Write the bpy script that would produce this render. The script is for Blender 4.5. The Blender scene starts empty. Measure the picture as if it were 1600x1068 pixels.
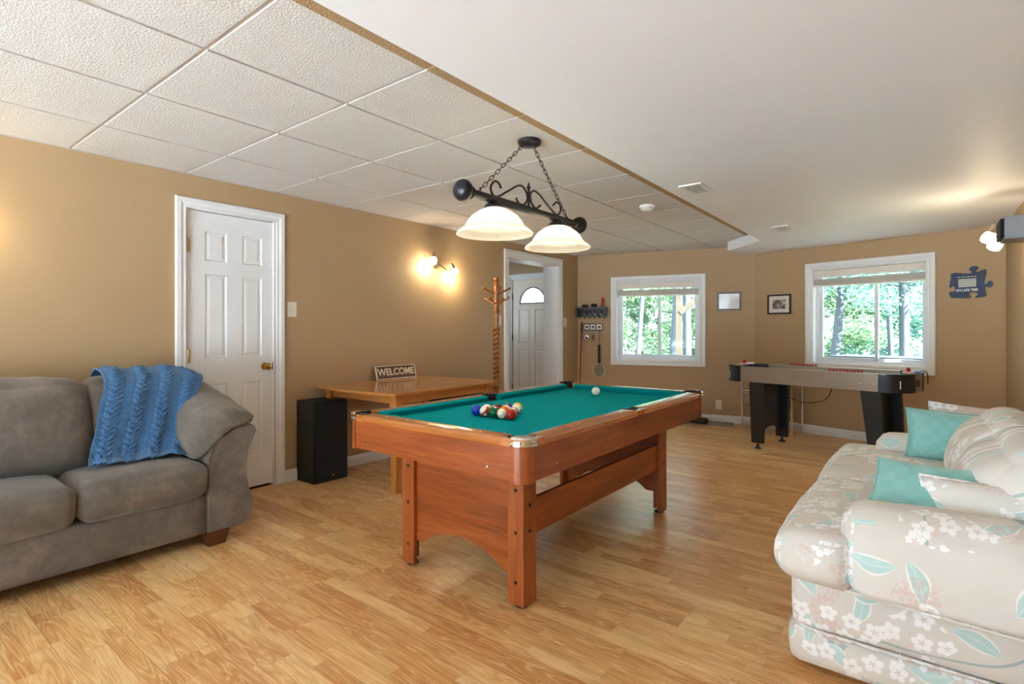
import bpy, bmesh, math, random
from mathutils import Vector, Matrix, Euler, noise as mnoise
random.seed(7)
D = bpy.data
SC = bpy.context.scene
COL = SC.collection
PI = math.pi

# ------------------------------------------------------------------ camera, world, exposure
F_PX, YAW, HORIZON = 835.64, 0.659508, 515.03
CAM_H, CEIL = 1.180, 2.228
cam_d = D.cameras.new('camera'); cam = D.objects.new('camera', cam_d); COL.objects.link(cam)
cam.location = (0, 0, CAM_H); cam.rotation_euler = (PI/2, 0, YAW)
cam_d.sensor_width = 36; cam_d.lens = F_PX/1600*36; cam_d.shift_y = (HORIZON-534)/1600
cam_d.clip_start = .05; cam_d.clip_end = 300
SC.camera = cam
SC.view_settings.view_transform = 'Standard'; SC.view_settings.look = 'None'
SC.view_settings.gamma = 1; SC.view_settings.use_curve_mapping = False
SC.view_settings.exposure = 0.14
SC.cycles.use_denoising = True
SC.cycles.max_bounces = 10; SC.cycles.diffuse_bounces = 6; SC.cycles.transparent_max_bounces = 24
SC.cycles.sample_clamp_indirect = 25
SC.cycles.caustics_reflective = False; SC.cycles.caustics_refractive = False
W = D.worlds.new('daylight'); SC.world = W; W.use_nodes = True
WB = W.node_tree.nodes['Background']
WB.inputs[0].default_value = (.66, .86, 1.0, 1); WB.inputs[1].default_value = 5.7
sun_d = D.lights.new('sun', 'SUN'); sun_d.energy = 92; sun_d.angle = .01; sun_d.color = (.80, .93, 1.0)
sun = D.objects.new('sun', sun_d); COL.objects.link(sun)
sun.rotation_euler = Vector((.64, -.06, .77)).to_track_quat('Z', 'Y').to_euler()

# ------------------------------------------------------------------ pixel -> place helpers
def ray(u, v):
    a = (u-800)/F_PX
    return Vector((a*math.cos(YAW)-math.sin(YAW), a*math.sin(YAW)+math.cos(YAW), (HORIZON-v)/F_PX))
def at_x(u, v, x):
    r = ray(u, v); return r*(x/r.x)+Vector((0, 0, CAM_H))
def at_y(u, v, y):
    r = ray(u, v); return r*(y/r.y)+Vector((0, 0, CAM_H))
def at_z(u, v, z):
    r = ray(u, v); return r*((z-CAM_H)/r.z)+Vector((0, 0, CAM_H))

# ------------------------------------------------------------------ materials
def srgb(*c):
    return tuple((x/255/12.92 if x/255 <= .04045 else ((x/255+.055)/1.055)**2.4) for x in c)+(1,)
class NT:
    def __init__(s, name):
        s.m = D.materials.new(name); s.m.use_nodes = True; s.t = s.m.node_tree
        s.b = s.t.nodes['Principled BSDF']; s.out = s.t.nodes['Material Output']
    def n(s, kind, props=None, **ins):
        nd = s.t.nodes.new('ShaderNode'+kind)
        for k, v in (props or {}).items(): setattr(nd, k, v)
        for k, v in ins.items():
            key = int(k[1:]) if k[0] == 'i' and k[1:].isdigit() else k.replace('_', ' ')
            s.set(nd.inputs[key], v)
        return nd
    def set(s, sock, v):
        if isinstance(v, bpy.types.NodeSocket): s.t.links.new(v, sock)
        else: sock.default_value = v
    def math(s, op, a, b=0.0, c=0.0, clamp=False):
        nd = s.n('Math', {'operation': op, 'use_clamp': clamp}, i0=a, i1=b, i2=c); return nd.outputs[0]
    def vmath(s, op, a, b=(0, 0, 0), sc=1.0):
        nd = s.n('VectorMath', {'operation': op}); s.set(nd.inputs[0], a)
        if op == 'SCALE': s.set(nd.inputs['Scale'], sc)
        else: s.set(nd.inputs[1], b)
        return nd.outputs['Value' if op in ('LENGTH', 'DISTANCE', 'DOT_PRODUCT') else 'Vector']
    def mix(s, f, a, b, blend='MIX'):
        nd = s.n('Mix', {'data_type': 'RGBA', 'blend_type': blend})
        s.set(nd.inputs[0], f); s.set(nd.inputs[6], a); s.set(nd.inputs[7], b); return nd.outputs[2]
    def coord(s, which='Object'): return s.n('TexCoord').outputs[which]
    def noise(s, vec, scale, detail=3, rough=.5, dist=0, out=0):
        return s.n('TexNoise', Vector=vec, Scale=scale, Detail=detail, Roughness=rough, Distortion=dist).outputs[out]
    def mapping(s, vec, loc=(0, 0, 0), rot=(0, 0, 0), sc=(1, 1, 1)):
        return s.n('Mapping', None, Vector=vec, Location=loc, Rotation=rot, Scale=sc).outputs[0]
    def ramp(s, f, stops):
        nd = s.n('ValToRGB', Fac=f); e = nd.color_ramp.elements
        while len(e) < len(stops): e.new(.5)
        for el, (p, c) in zip(e, stops): el.position = p; el.color = c
        return nd.outputs[0]
    def bump(s, h, strength=.3, dist=.01):
        nd = s.n('Bump', None, Strength=strength, Distance=dist, Height=h); s.set(s.b.inputs['Normal'], nd.outputs[0])
    def base(s, col, rough=.5, metal=0, spec=.5):
        s.set(s.b.inputs['Base Color'], col); s.set(s.b.inputs['Roughness'], rough)
        s.set(s.b.inputs['Metallic'], metal); s.set(s.b.inputs['Specular IOR Level'], spec); return s

def plain(name, col, rough=.5, metal=0, spec=.5, bump=None, vary=.06, emit=None):
    t = NT(name); c = t.coord()
    f = t.noise(c, 9 if not bump else bump[0]*.2, 3)
    dark = tuple(x*(1-vary) for x in col[:3])+(1,); lite = tuple(min(1, x*(1+vary)) for x in col[:3])+(1,)
    t.base(t.mix(f, dark, lite), rough, metal, spec)
    if bump: t.bump(t.noise(c, bump[0], 4), bump[1], bump[2] if len(bump) > 2 else .002)
    if emit:
        t.set(t.b.inputs['Emission Color'], emit[0]); t.set(t.b.inputs['Emission Strength'], emit[1])
    return t.m

def wood(name, c0, c1, c2, axis=0, rough=.35, fine=70, spec=.5, coat=0):
    t = NT(name); c = t.coord()
    info = t.n('ObjectInfo').outputs['Random']
    c = t.vmath('ADD', c, t.n('CombineXYZ', None, X=t.math('MULTIPLY', info, 7.3), Y=t.math('MULTIPLY', info, 3.1), Z=info).outputs[0])
    sc = [1, 1, 1]; sc[axis] = .07
    m = t.mapping(c, sc=tuple(sc))
    big = t.noise(m, 9, 4, .55, 1.2)
    fin = t.noise(m, fine, 4, .6, .4)
    sc2 = [1, 1, 1]; sc2[axis] = .02
    por = t.noise(t.mapping(c, sc=tuple(sc2)), 260, 2, .5)
    f = t.math('ADD', t.math('MULTIPLY', big, .6), t.math('MULTIPLY', fin, .4))
    col = t.ramp(f, [(.33, c0), (.5, c1), (.68, c2)])
    col = t.mix(t.math('MULTIPLY', t.math('GREATER_THAN', por, .62), .25), col, c0)
    t.base(col, rough, 0, spec); t.set(t.b.inputs['Coat Weight'], coat); t.set(t.b.inputs['Coat Roughness'], .15)
    t.bump(fin, .04, .002); return t.m

def wall_mat(name, col):
    t = NT(name); c = t.coord()
    f = t.noise(c, 1.3, 4)
    t.base(t.mix(f, tuple(x*.96 for x in col[:3])+(1,), tuple(min(1, x*1.04) for x in col[:3])+(1,)), .55, 0, .35)
    t.bump(t.noise(c, 240, 3, .6), .12, .0015); return t.m

def floor_mat():
    t = NT('laminate_oak'); c = t.coord(); info = t.n('ObjectInfo').outputs['Random']
    sep = t.n('SeparateXYZ', Vector=c); x, y = sep.outputs[0], sep.outputs[1]
    strip = t.math('FLOOR', t.math('MULTIPLY', y, 1/.065))
    r1 = t.n('TexWhiteNoise', {'noise_dimensions': '2D'}, Vector=t.n('CombineXYZ', None, X=strip, Y=t.math('MULTIPLY', info, 97.)).outputs[0])
    xo = t.math('ADD', t.math('MULTIPLY', x, 1/.52), t.math('MULTIPLY', r1.outputs['Value'], 5.))
    blk = t.math('FLOOR', xo)
    r2 = t.n('TexWhiteNoise', {'noise_dimensions': '3D'}, Vector=t.n('CombineXYZ', None, X=strip, Y=blk, Z=t.math('MULTIPLY', info, 53.)).outputs[0])
    rv = r2.outputs['Value']
    off = t.n('CombineXYZ', None, X=t.math('MULTIPLY', rv, 31.), Y=t.math('MULTIPLY', rv, 17.), Z=t.math('MULTIPLY', rv, 11.)).outputs[0]
    cc = t.vmath('ADD', c, off)
    g = t.noise(t.mapping(cc, sc=(.42, 6, 1)), 2.8, 2, .45, .35)
    rings = t.math('FRACT', t.math('MULTIPLY', g, 14.))
    ring = t.math('ABSOLUTE', t.math('SUBTRACT', rings, .5))
    fib = t.noise(t.mapping(cc, sc=(.05, 1, 1)), 150, 3, .6)
    tone = t.ramp(rv, [(0, srgb(208, 148, 86)), (.3, srgb(222, 166, 102)), (.65, srgb(233, 182, 117)), (1, srgb(245, 203, 142))])
    blot = t.noise(t.mapping(cc, sc=(.5, 2.2, 1)), 6, 2, .5)
    tone = t.mix(t.math('MULTIPLY', t.math('SUBTRACT', blot, .45, clamp=True), 2.2, clamp=True), tone, srgb(192, 120, 62))
    light = t.mix(.62, tone, srgb(250, 220, 170))
    dark = t.mix(.5, tone, srgb(160, 98, 52))
    line = t.n('MapRange', {'interpolation_type': 'SMOOTHSTEP'}, Value=ring, i1=.30, i2=.49).outputs[0]
    lo = t.n('MapRange', {'interpolation_type': 'SMOOTHSTEP'}, Value=ring, i1=.16, i2=.02).outputs[0]
    col = t.mix(t.math('MULTIPLY', line, .85), tone, light)
    col = t.mix(t.math('MULTIPLY', lo, .55), col, dark)
    col = t.mix(t.math('MULTIPLY', t.math('ABSOLUTE', t.math('SUBTRACT', fib, .5)), 1.6, clamp=True), col, dark)
    # hairline joints between printed strips
    fy = t.math('FRACT', t.math('MULTIPLY', y, 1/.065)); fx = t.math('FRACT', xo)
    edge = t.math('MAXIMUM', t.math('LESS_THAN', fy, .014), t.math('LESS_THAN', fx, .004))
    col = t.mix(t.math('MULTIPLY', edge, .22), col, srgb(130, 78, 40))
    t.base(col, .30, 0, .45)
    t.bump(fib, .05, .001); return t.m

def floral_mat():
    t = NT('floral_cotton'); uv0 = t.coord('UV')
    wob = t.noise(uv0, 5, 2, out=1)
    uv = t.vmath('ADD', uv0, t.vmath('SCALE', t.vmath('SUBTRACT', wob, (.5, .5, .5)), sc=.03))
    creamc = t.mix(t.noise(uv0, 6, 3), srgb(219, 213, 204), srgb(229, 224, 217))
    col = creamc
    # curved stems
    nz = t.noise(uv0, 2.3, 1, .4, .6); stem = t.math('LESS_THAN', t.math('ABSOLUTE', t.math('SUBTRACT', nz, .5)), .0085)
    gate = t.math('GREATER_THAN', t.noise(t.vmath('ADD', uv0, (9, 4, 0)), 3.3, 1), .47)
    col = t.mix(t.math('MULTIPLY', t.math('MULTIPLY', stem, gate), .8), col, srgb(160, 182, 184))
    def cell(scale, offs, rand=.85):
        v = t.n('TexVoronoi', {'voronoi_dimensions': '2D'}, Vector=t.vmath('ADD', uv, offs), Scale=scale, Randomness=rand)
        return t.vmath('SUBTRACT', t.vmath('ADD', uv, offs), v.outputs['Position']), v.outputs['Color']
    def rot(vec, colr, ch=0):
        ang = t.math('MULTIPLY', t.n('SeparateColor', Color=colr).outputs[ch], 6.283)
        return t.n('VectorRotate', {'rotation_type': 'Z_AXIS'}, Vector=vec, Angle=ang).outputs[0]
    # leaves
    for offs, sc, L, Wd in (((3.3, 1.7, 0), 6.5, .062, .020), ((.4, 8.1, 0), 5.0, .055, .022)):
        d, c = cell(sc, offs); p = rot(d, c); sx = t.n('SeparateXYZ', Vector=p)
        q = t.math('DIVIDE', sx.outputs[0], L); prof = t.math('SUBTRACT', 1.0, t.math('MULTIPLY', q, q))
        yb = t.math('ABSOLUTE', t.math('ADD', sx.outputs[1], t.math('MULTIPLY', t.math('MULTIPLY', q, q), .012)))
        on = t.math('GREATER_THAN', t.n('SeparateColor', Color=c).outputs[1], .35)
        rim = t.math('MULTIPLY', on, t.math('LESS_THAN', yb, t.math('MULTIPLY', prof, Wd+.006)))
        inn = t.math('MULTIPLY', on, t.math('LESS_THAN', yb, t.math('MULTIPLY', prof, Wd)))
        vein = t.math('LESS_THAN', yb, .0012)
        col = t.mix(t.math('MULTIPLY', rim, .8), col, srgb(246, 246, 242))
        lc = t.mix(vein, t.mix(t.noise(uv0, 40, 2), srgb(172, 208, 206), srgb(204, 226, 222)), srgb(216, 232, 228))
        col = t.mix(t.math('MULTIPLY', inn, .9), col, lc)
    # pink berry sprays
    msk = t.math('GREATER_THAN', t.noise(t.vmath('ADD', uv0, (2.2, 7.7, 0)), 5.5, 1), .665)
    vb = t.n('TexVoronoi', {'voronoi_dimensions': '2D'}, Vector=uv0, Scale=85.)
    ringb = t.math('MULTIPLY', t.math('GREATER_THAN', vb.outputs[0], .22), t.math('LESS_THAN', vb.outputs[0], .42))
    col = t.mix(t.math('MULTIPLY', t.math('MULTIPLY', ringb, msk), .6), col, srgb(222, 170, 164))
    # blossoms
    mskf = t.math('GREATER_THAN', t.noise(t.vmath('ADD', uv0, (5.2, .7, 0)), 3.6, 1), .53)
    d, c = cell(15.5, (1.3, 2.9, 0), .55)
    r = t.vmath('LENGTH', d); sp = t.n('SeparateXYZ', Vector=rot(d, c))
    ang = t.math('ARCTAN2', sp.outputs[1], sp.outputs[0])
    pet = t.math('ABSOLUTE', t.math('COSINE', t.math('MULTIPLY', ang, 2.5)))
    R = t.math('MULTIPLY', t.math('ADD', .62, t.math('MULTIPLY', pet, .38)), .031)
    fl = t.math('MULTIPLY', mskf, t.math('LESS_THAN', r, R))
    edge = t.math('MULTIPLY', fl, t.math('GREATER_THAN', r, t.math('MULTIPLY', R, .90)))
    ctr = t.math('MULTIPLY', fl, t.math('LESS_THAN', r, t.math('MULTIPLY', t.math('SUBTRACT', 1.15, pet), .011)))
    col = t.mix(fl, col, srgb(249, 248, 246)); col = t.mix(t.math('MULTIPLY', edge, .5), col, srgb(214, 202, 200))
    col = t.mix(t.math('MULTIPLY', ctr, .6), col, srgb(186, 160, 160))
    t.base(col, .8, 0, .2); t.set(t.b.inputs['Sheen Weight'], .1)
    t.bump(t.noise(uv0, 420, 2), .06, .001); return t.m

def suede_mat():
    t = NT('grey_brown_suede'); c = t.coord()
    f = t.noise(c, 4.5, 5, .6, .9)
    f2 = t.noise(c, 30, 3, .6, .3)
    col = t.ramp(t.math('ADD', t.math('MULTIPLY', f, .75), t.math('MULTIPLY', f2, .25)), [(.33, srgb(92, 84, 75)), (.5, srgb(107, 98, 89)), (.66, srgb(125, 115, 105))])
    t.base(col, .85, 0, .2); t.set(t.b.inputs['Sheen Weight'], .25); t.set(t.b.inputs['Sheen Roughness'], .5)
    t.bump(t.noise(c, 300, 2), .08, .001); return t.m

def crochet_mat():
    t = NT('blue_crochet'); uv = t.coord('UV')
    v = t.n('TexVoronoi', None, Vector=t.mapping(uv, sc=(1, 1.4, 1)), Scale=95., Randomness=.25)
    col = t.mix(v.outputs[0], srgb(92, 140, 186), srgb(40, 80, 126))
    t.base(col, .9, 0, .1); t.bump(t.math('SUBTRACT', 1.0, v.outputs[0]), .9, .006)
    t.set(t.b.inputs['Sheen Weight'], .2); return t.m

def tile_mat():
    t = NT('ceiling_tile_pebbled'); c = t.coord(); g = t.n('NewGeometry').outputs['Position']
    f = t.noise(c, 120, 4, .7)
    col = t.mix(f, srgb(200, 194, 186), srgb(236, 231, 225))
    paint = t.math('GREATER_THAN', t.n('SeparateXYZ', Vector=g).outputs[0], -1.596)
    col = t.mix(paint, col, srgb(176, 146, 108))
    t.base(col, .85, 0, .15); t.bump(t.noise(c, 110, 4, .65), .9, .010); return t.m

def tbar_mat():
    t = NT('ceiling_grid_metal'); g = t.n('NewGeometry').outputs['Position']
    paint = t.math('GREATER_THAN', t.n('SeparateXYZ', Vector=g).outputs[0], -1.596)
    t.base(t.mix(paint, srgb(196, 188, 180), srgb(172, 140, 100)), .5, 0, .4); return t.m

def ball_mat(name, col, stripe):
    t = NT(name); c = t.coord(); sp = t.n('SeparateXYZ', Vector=c)
    white = srgb(240, 234, 216)
    if stripe: k = t.math('LESS_THAN', t.math('ABSOLUTE', sp.outputs[2]), .0155); base = t.mix(k, white, col)
    else: base = col
    rr = t.vmath('LENGTH', t.n('CombineXYZ', None, X=sp.outputs[1], Y=sp.outputs[2], Z=0.).outputs[0])
    base = t.mix(t.math('LESS_THAN', rr, .0085), base, white)
    t.base(base, .08, 0, .6); return t.m

def brushed_mat():
    t = NT('brushed_silver_laminate'); c = t.coord()
    f = t.noise(t.mapping(c, sc=(.03, 1, 1)), 200, 3)
    t.base(t.mix(f, srgb(150, 138, 124), srgb(184, 172, 158)), .34, .65); return t.m

def glass_mat(name, tint=(1, 1, 1, 1), gl=.06):
    t = NT(name); tr = t.n('BsdfTransparent', Color=tint); g = t.n('BsdfGlossy', Roughness=.02)
    fr = t.n('LayerWeight', Blend=.25).outputs['Fresnel']
    mx = t.n('MixShader'); t.set(mx.inputs[0], t.math('MULTIPLY', fr, gl*6, clamp=True)); t.set(mx.inputs[1], tr.outputs[0]); t.set(mx.inputs[2], g.outputs[0])
    t.set(t.out.inputs[0], mx.outputs[0]); return t.m

def shade_mat():
    t = NT('alabaster_glass'); c = t.coord()
    f = t.noise(c, 14, 4, .6, 1.5)
    col = t.mix(f, srgb(250, 244, 228), srgb(226, 214, 190))
    t.base(col, .25, 0, .5)
    tl = t.n('BsdfTranslucent', Color=col); mx = t.n('MixShader'); t.set(mx.inputs[0], .70)
    t.set(mx.inputs[1], t.b.outputs[0]); t.set(mx.inputs[2], tl.outputs[0]); t.set(t.out.inputs[0], mx.outputs[0]); return t.m

def emit_mat(name, col, s):
    t = NT(name); t.base(col, .4); t.set(t.b.inputs['Emission Color'], col); t.set(t.b.inputs['Emission Strength'], s); return t.m

def pillow_mat():
    t = NT('teal_satin'); c = t.coord()
    ch = t.n('TexChecker', None, Vector=c, Scale=26., Color1=srgb(150, 208, 202), Color2=srgb(137, 197, 192)).outputs[0]
    t.base(t.mix(t.noise(c, 60, 3), ch, srgb(128, 190, 186)), .45, 0, .4); t.set(t.b.inputs['Sheen Weight'], .3); return t.m

def leaf_mat(name, a, b):
    t = NT(name); info = t.n('NewGeometry').outputs['Random Per Island']
    col = t.mix(info, a, b); t.base(col, .7, 0, .2)
    tl = t.n('BsdfTranslucent', Color=col); mx = t.n('MixShader'); t.set(mx.inputs[0], .4)
    t.set(mx.inputs[1], t.b.outputs[0]); t.set(mx.inputs[2], tl.outputs[0]); t.set(t.out.inputs[0], mx.outputs[0]); return t.m

def photo_mat():
    t = NT('picture_print'); c = t.coord()
    f = t.noise(c, 26, 4, .6, 1.0)
    t.base(t.ramp(f, [(.35, srgb(50, 45, 42)), (.5, srgb(120, 112, 106)), (.62, srgb(205, 198, 190))]), .4); return t.m

M = dict(
 wall=wall_mat('tan_wall_paint', srgb(178, 150, 113)), white=plain('white_trim_paint', srgb(232, 232, 232), .35, vary=.02),
 warmwhite=plain('warm_white_door_paint', srgb(236, 224, 206), .4, vary=.02), white_wall=wall_mat('white_ceiling_paint', srgb(238, 240, 244)), tile=tile_mat(), tbar=tbar_mat(),
 floor=floor_mat(), subfloor=plain('subfloor', srgb(70, 45, 25), .9),
 cherryX=wood('cherry_laminate_x', srgb(112, 52, 20), srgb(148, 74, 32), srgb(176, 98, 48), 0, .30, spec=.5),
 cherryY=wood('cherry_laminate_y', srgb(112, 52, 20), srgb(148, 74, 32), srgb(176, 98, 48), 1, .30, spec=.5),
 cherryZ=wood('cherry_laminate_z', srgb(120, 58, 24), srgb(156, 80, 36), srgb(182, 104, 54), 2, .30, spec=.5),
 railX=wood('rail_wood_x', srgb(156, 88, 40), srgb(182, 110, 54), srgb(198, 126, 66), 0, .10, spec=.8, coat=.5),
 railY=wood('rail_wood_y', srgb(156, 88, 40), srgb(182, 110, 54), srgb(198, 126, 66), 1, .10, spec=.8, coat=.5),
 felt=plain('teal_felt', srgb(0, 146, 152), .95, 0, .04, bump=(600, .15, .001), vary=.04),
 chrome=plain('chrome', srgb(225, 225, 225), .09, 1, vary=.02), steel=plain('brushed_nickel', srgb(178, 165, 145), .3, 1, vary=.03),
 brass=plain('polished_brass', srgb(190, 150, 80), .2, 1, vary=.03), black=plain('black_plastic', srgb(24, 24, 26), .45),
 blackcloth=plain('speaker_black_ash', srgb(30, 29, 28), .6, bump=(180, .3, .001)), blackgloss=plain('black_gloss', srgb(20, 20, 22), .22),
 grille=plain('speaker_grille_cloth', srgb(26, 26, 27), .9, bump=(700, .5, .001)),
 bronze=plain('dark_bronze', srgb(40, 40, 46), .28, .4), bolt=plain('bolt_bronze', srgb(70, 52, 40), .35, .8),
 pearl=plain('pearl_inlay', srgb(235, 225, 205), .2),
 honeyX=wood('honey_oak_x', srgb(166, 104, 46), srgb(188, 122, 60), srgb(204, 140, 76), 0, .2, coat=.3),
 honeyY=wood('honey_oak_y', srgb(166, 104, 46), srgb(188, 122, 60), srgb(204, 140, 76), 1, .16, coat=.4),
 honeyZ=wood('honey_oak_z', srgb(166, 100, 42), srgb(190, 122, 58), srgb(206, 140, 74), 2, .25, coat=.3),
 oakdark=wood('aged_oak', srgb(112, 62, 24), srgb(142, 84, 34), srgb(164, 102, 46), 2, .25, coat=.3), suede=suede_mat(), floral=floral_mat(), teal=pillow_mat(), crochet=crochet_mat(),
 walnut=wood('dark_wood_leg', srgb(66, 36, 20), srgb(88, 48, 26), srgb(104, 60, 34), 0, .4),
 signwood=wood('sign_dark_wood', srgb(70, 40, 20), srgb(94, 56, 30), srgb(112, 70, 40), 1, .5),
 cream=plain('cream_paint', srgb(226, 212, 186), .6), alm=plain('almond_plastic', srgb(224, 214, 196), .4),
 glass=glass_mat('window_glass'), shade=shade_mat(), bulb=emit_mat('lamp_glow', (1, .88, .68, 1), 14.0),
 spot=emit_mat('halogen_glow', (1, .84, .60, 1), 24.0), silver=brushed_mat(), red=plain('red_plastic', srgb(176, 20, 34), .35),
 blue=plain('blue_plastic', srgb(30, 70, 150), .4), whitepl=plain('white_plastic', srgb(238, 238, 236), .35),
 brownmat=plain('taupe_rubber', srgb(170, 156, 138), .9), matgrey=plain('grey_door_mat', srgb(168, 162, 150), .95, bump=(300, .5, .002)), greypl=plain('grey_speaker_plastic', srgb(142, 142, 146), .4, .3),
 blinds=plain('cream_blind_slat', srgb(226, 218, 206), .45), vinyl=plain('white_vinyl', srgb(226, 230, 236), .35),
 slate=plain('slate_frame', srgb(104, 108, 112), .4), print=photo_mat(), paper=plain('mat_board', srgb(222, 214, 204), .8),
 pale=plain('pale_print', srgb(240, 244, 248), .04, spec=1.0, vary=.03), navy=wood('navy_wood', srgb(26, 40, 66), srgb(36, 56, 90), srgb(48, 74, 108), 0, .5),  # pale print colour stands in for a window reflected in the picture glass
 redpole=plain('red_pole', srgb(140, 40, 26), .4), rope=plain('pale_wicker', srgb(214, 200, 170), .8), mesh=plain('racket_string', srgb(150, 150, 142), .6),
 bark=wood('tree_bark', srgb(58, 64, 70), srgb(78, 84, 90), srgb(98, 102, 104), 2, .9), postwood=wood('fir_post', srgb(74, 64, 50), srgb(88, 78, 62), srgb(104, 92, 74), 2, .8),
 leafA=leaf_mat('sunlit_leaves', srgb(98, 130, 100), srgb(146, 168, 128)), leafB=leaf_mat('cool_pine_needles', srgb(86, 130, 118), srgb(128, 164, 148)),
 terrace=plain('pale_concrete', srgb(214, 216, 220), .9), ground=plain('pale_ground', srgb(92, 96, 82), .9), water=plain('lake_water', srgb(120, 134, 142), .15), deck=plain('weathered_deck_wood', srgb(34, 46, 54), .8),
 cardark=plain('distant_blue_grey_paint', srgb(96, 122, 150), .4), brown=plain('brown_leather', srgb(82, 50, 34), .6), gap=plain('dark_gap', srgb(18, 16, 14), .9))

# ------------------------------------------------------------------ mesh helpers
ROOTM = {}
class MB:
    def __init__(s): s.bm = bmesh.new()
    def face(s, vs):
        try: return s.bm.faces.new(vs)
        except ValueError: return None
    def box(s, x0, x1, y0, y1, z0, z1, mat=None):
        P = [(x0, y0, z0), (x1, y0, z0), (x1, y1, z0), (x0, y1, z0), (x0, y0, z1), (x1, y0, z1), (x1, y1, z1), (x0, y1, z1)]
        v = [s.bm.verts.new((mat @ Vector(p)) if mat else p) for p in P]
        for f in ((3, 2, 1, 0), (4, 5, 6, 7), (0, 1, 5, 4), (1, 2, 6, 5), (2, 3, 7, 6), (3, 0, 4, 7)): s.face([v[i] for i in f])
        return s
    def hexa(s, P):
        v = [s.bm.verts.new(p) for p in P]
        for f in ((3, 2, 1, 0), (4, 5, 6, 7), (0, 1, 5, 4), (1, 2, 6, 5), (2, 3, 7, 6), (3, 0, 4, 7)): s.face([v[i] for i in f])
        return s
    def prism(s, poly, fn, a, b):        # fn(p, q, t) -> xyz, t from a to b
        A = [s.bm.verts.new(fn(p, q, a)) for p, q in poly]; B = [s.bm.verts.new(fn(p, q, b)) for p, q in poly]
        n = len(poly)
        for i in range(n): s.face([A[i], A[(i+1) % n], B[(i+1) % n], B[i]])
        s.face(A[::-1]); s.face(B); return s
    def lathe(s, prof, c=(0, 0, 0), segs=24, rot=None):
        rings = []; c = Vector(c)
        for r, z in prof:
            ring = []
            for k in range(segs):
                a = 2*PI*k/segs; p = Vector((r*math.cos(a), r*math.sin(a), z))
                ring.append(s.bm.verts.new(((rot @ p) if rot else p)+c))
            rings.append(ring)
        for A, B in zip(rings, rings[1:]):
            for k in range(segs): s.face([A[k], A[(k+1) % segs], B[(k+1) % segs], B[k]])
        if prof[0][0] > 1e-5 : s.face(rings[0][::-1])
        if prof[-1][0] > 1e-5: s.face(rings[-1])
        return s
    def shell(s, prof, c=(0, 0, 0), segs=32):       # lathe with no caps
        rings = []
        for r, z in prof:
            rings.append([s.bm.verts.new((c[0]+r*math.cos(2*PI*k/segs), c[1]+r*math.sin(2*PI*k/segs), c[2]+z)) for k in range(segs)])
        for A, B in zip(rings, rings[1:]):
            for k in range(segs): s.face([A[k], A[(k+1) % segs], B[(k+1) % segs], B[k]])
        return s
    def tube(s, pts, r, segs=8, closed=False):
        pts = [Vector(p) for p in pts]; n = len(pts); rings = []; up = Vector((0.137, .271, .953)).normalized(); last = None
        for i, p in enumerate(pts):
            if closed: t = pts[(i+1) % n]-pts[i-1]
            else: t = pts[min(i+1, n-1)]-pts[max(i-1, 0)]
            t = t.normalized() if t.length > 1e-9 else Vector((0, 0, 1))
            x = (last - t*last.dot(t)) if last else (up - t*up.dot(t))
            if x.length < 1e-4: x = Vector((1, 0, 0)) - t*t.x
            x.normalize(); last = x; y = t.cross(x)
            rr = r[i] if isinstance(r, (list, tuple)) else r
            rings.append([s.bm.verts.new(p+(x*math.cos(2*PI*k/segs)+y*math.sin(2*PI*k/segs))*rr) for k in range(segs)])
        m = n if closed else n-1
        for i in range(m):
            A, B = rings[i], rings[(i+1) % n]
            for k in range(segs): s.face([A[k], A[(k+1) % segs], B[(k+1) % segs], B[k]])
        if not closed: s.face(rings[0][::-1]); s.face(rings[-1])
        return s
    def grid(s, fn, nu, nv, closed_u=False):
        V = [[s.bm.verts.new(fn(i/nu, j/nv)) for j in range(nv+1)] for i in range(nu if closed_u else nu+1)]
        for i in range(nu):
            for j in range(nv):
                A, B = V[i], V[(i+1) % len(V)]
                s.face([A[j], B[j], B[j+1], A[j+1]])
        return V
    def sphere(s, c, r, u=20, v=12, sc=(1, 1, 1)):
        T = Matrix.Translation(c) @ Matrix.Diagonal((*sc, 1))
        bmesh.ops.create_uvsphere(s.bm, u_segments=u, v_segments=v, radius=r, matrix=T); return s
    def soft(s, c, size, r, n=12, bulge=(0, 0, 0), wr=0, seed=0, rot=None, freq=4, shape=None):
        hx, hy, hz = size[0]/2, size[1]/2, size[2]/2; cache = {}; c = Vector(c)
        def conv(t):      # more points near edges
            return math.sin(t*PI/2)*.55+t*.45
        def vert(p):
            key = tuple(round(x, 4) for x in p)
            if key in cache: return cache[key]
            p = [conv(x) for x in p]
            q = Vector((p[0]*hx, p[1]*hy, p[2]*hz)); inn = Vector((max(hx-r, 0), max(hy-r, 0), max(hz-r, 0)))
            cl = Vector([max(-inn[i], min(inn[i], q[i])) for i in range(3)]); d = q-cl
            m = max(abs(d.x), abs(d.y), abs(d.z))
            if m > 1e-9 and d.length > 1e-9: d = d.normalized()*m
            o = cl+d
            f = lambda a, b: (1-a*a)*(1-b*b)
            o.x += bulge[0]*p[0]*f(p[1], p[2]); o.y += bulge[1]*p[1]*f(p[0], p[2]); o.z += bulge[2]*p[2]*f(p[0], p[1])
            if shape: o = shape(o, p)
            if wr:
                nrm = o.normalized(); w = mnoise.noise(Vector((o.x*freq+seed, o.y*freq*1.7+seed*2, o.z*freq*1.3)))
                w2 = 1-abs(mnoise.noise(Vector((o.x*freq*2.3+seed*3, o.y*freq*1.1, o.z*freq*2.9+seed))))*2
                o += nrm*(w*wr + w2*wr*.45)
            if rot: o = rot @ o
            cache[key] = s.bm.verts.new(o+c); return cache[key]
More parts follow.
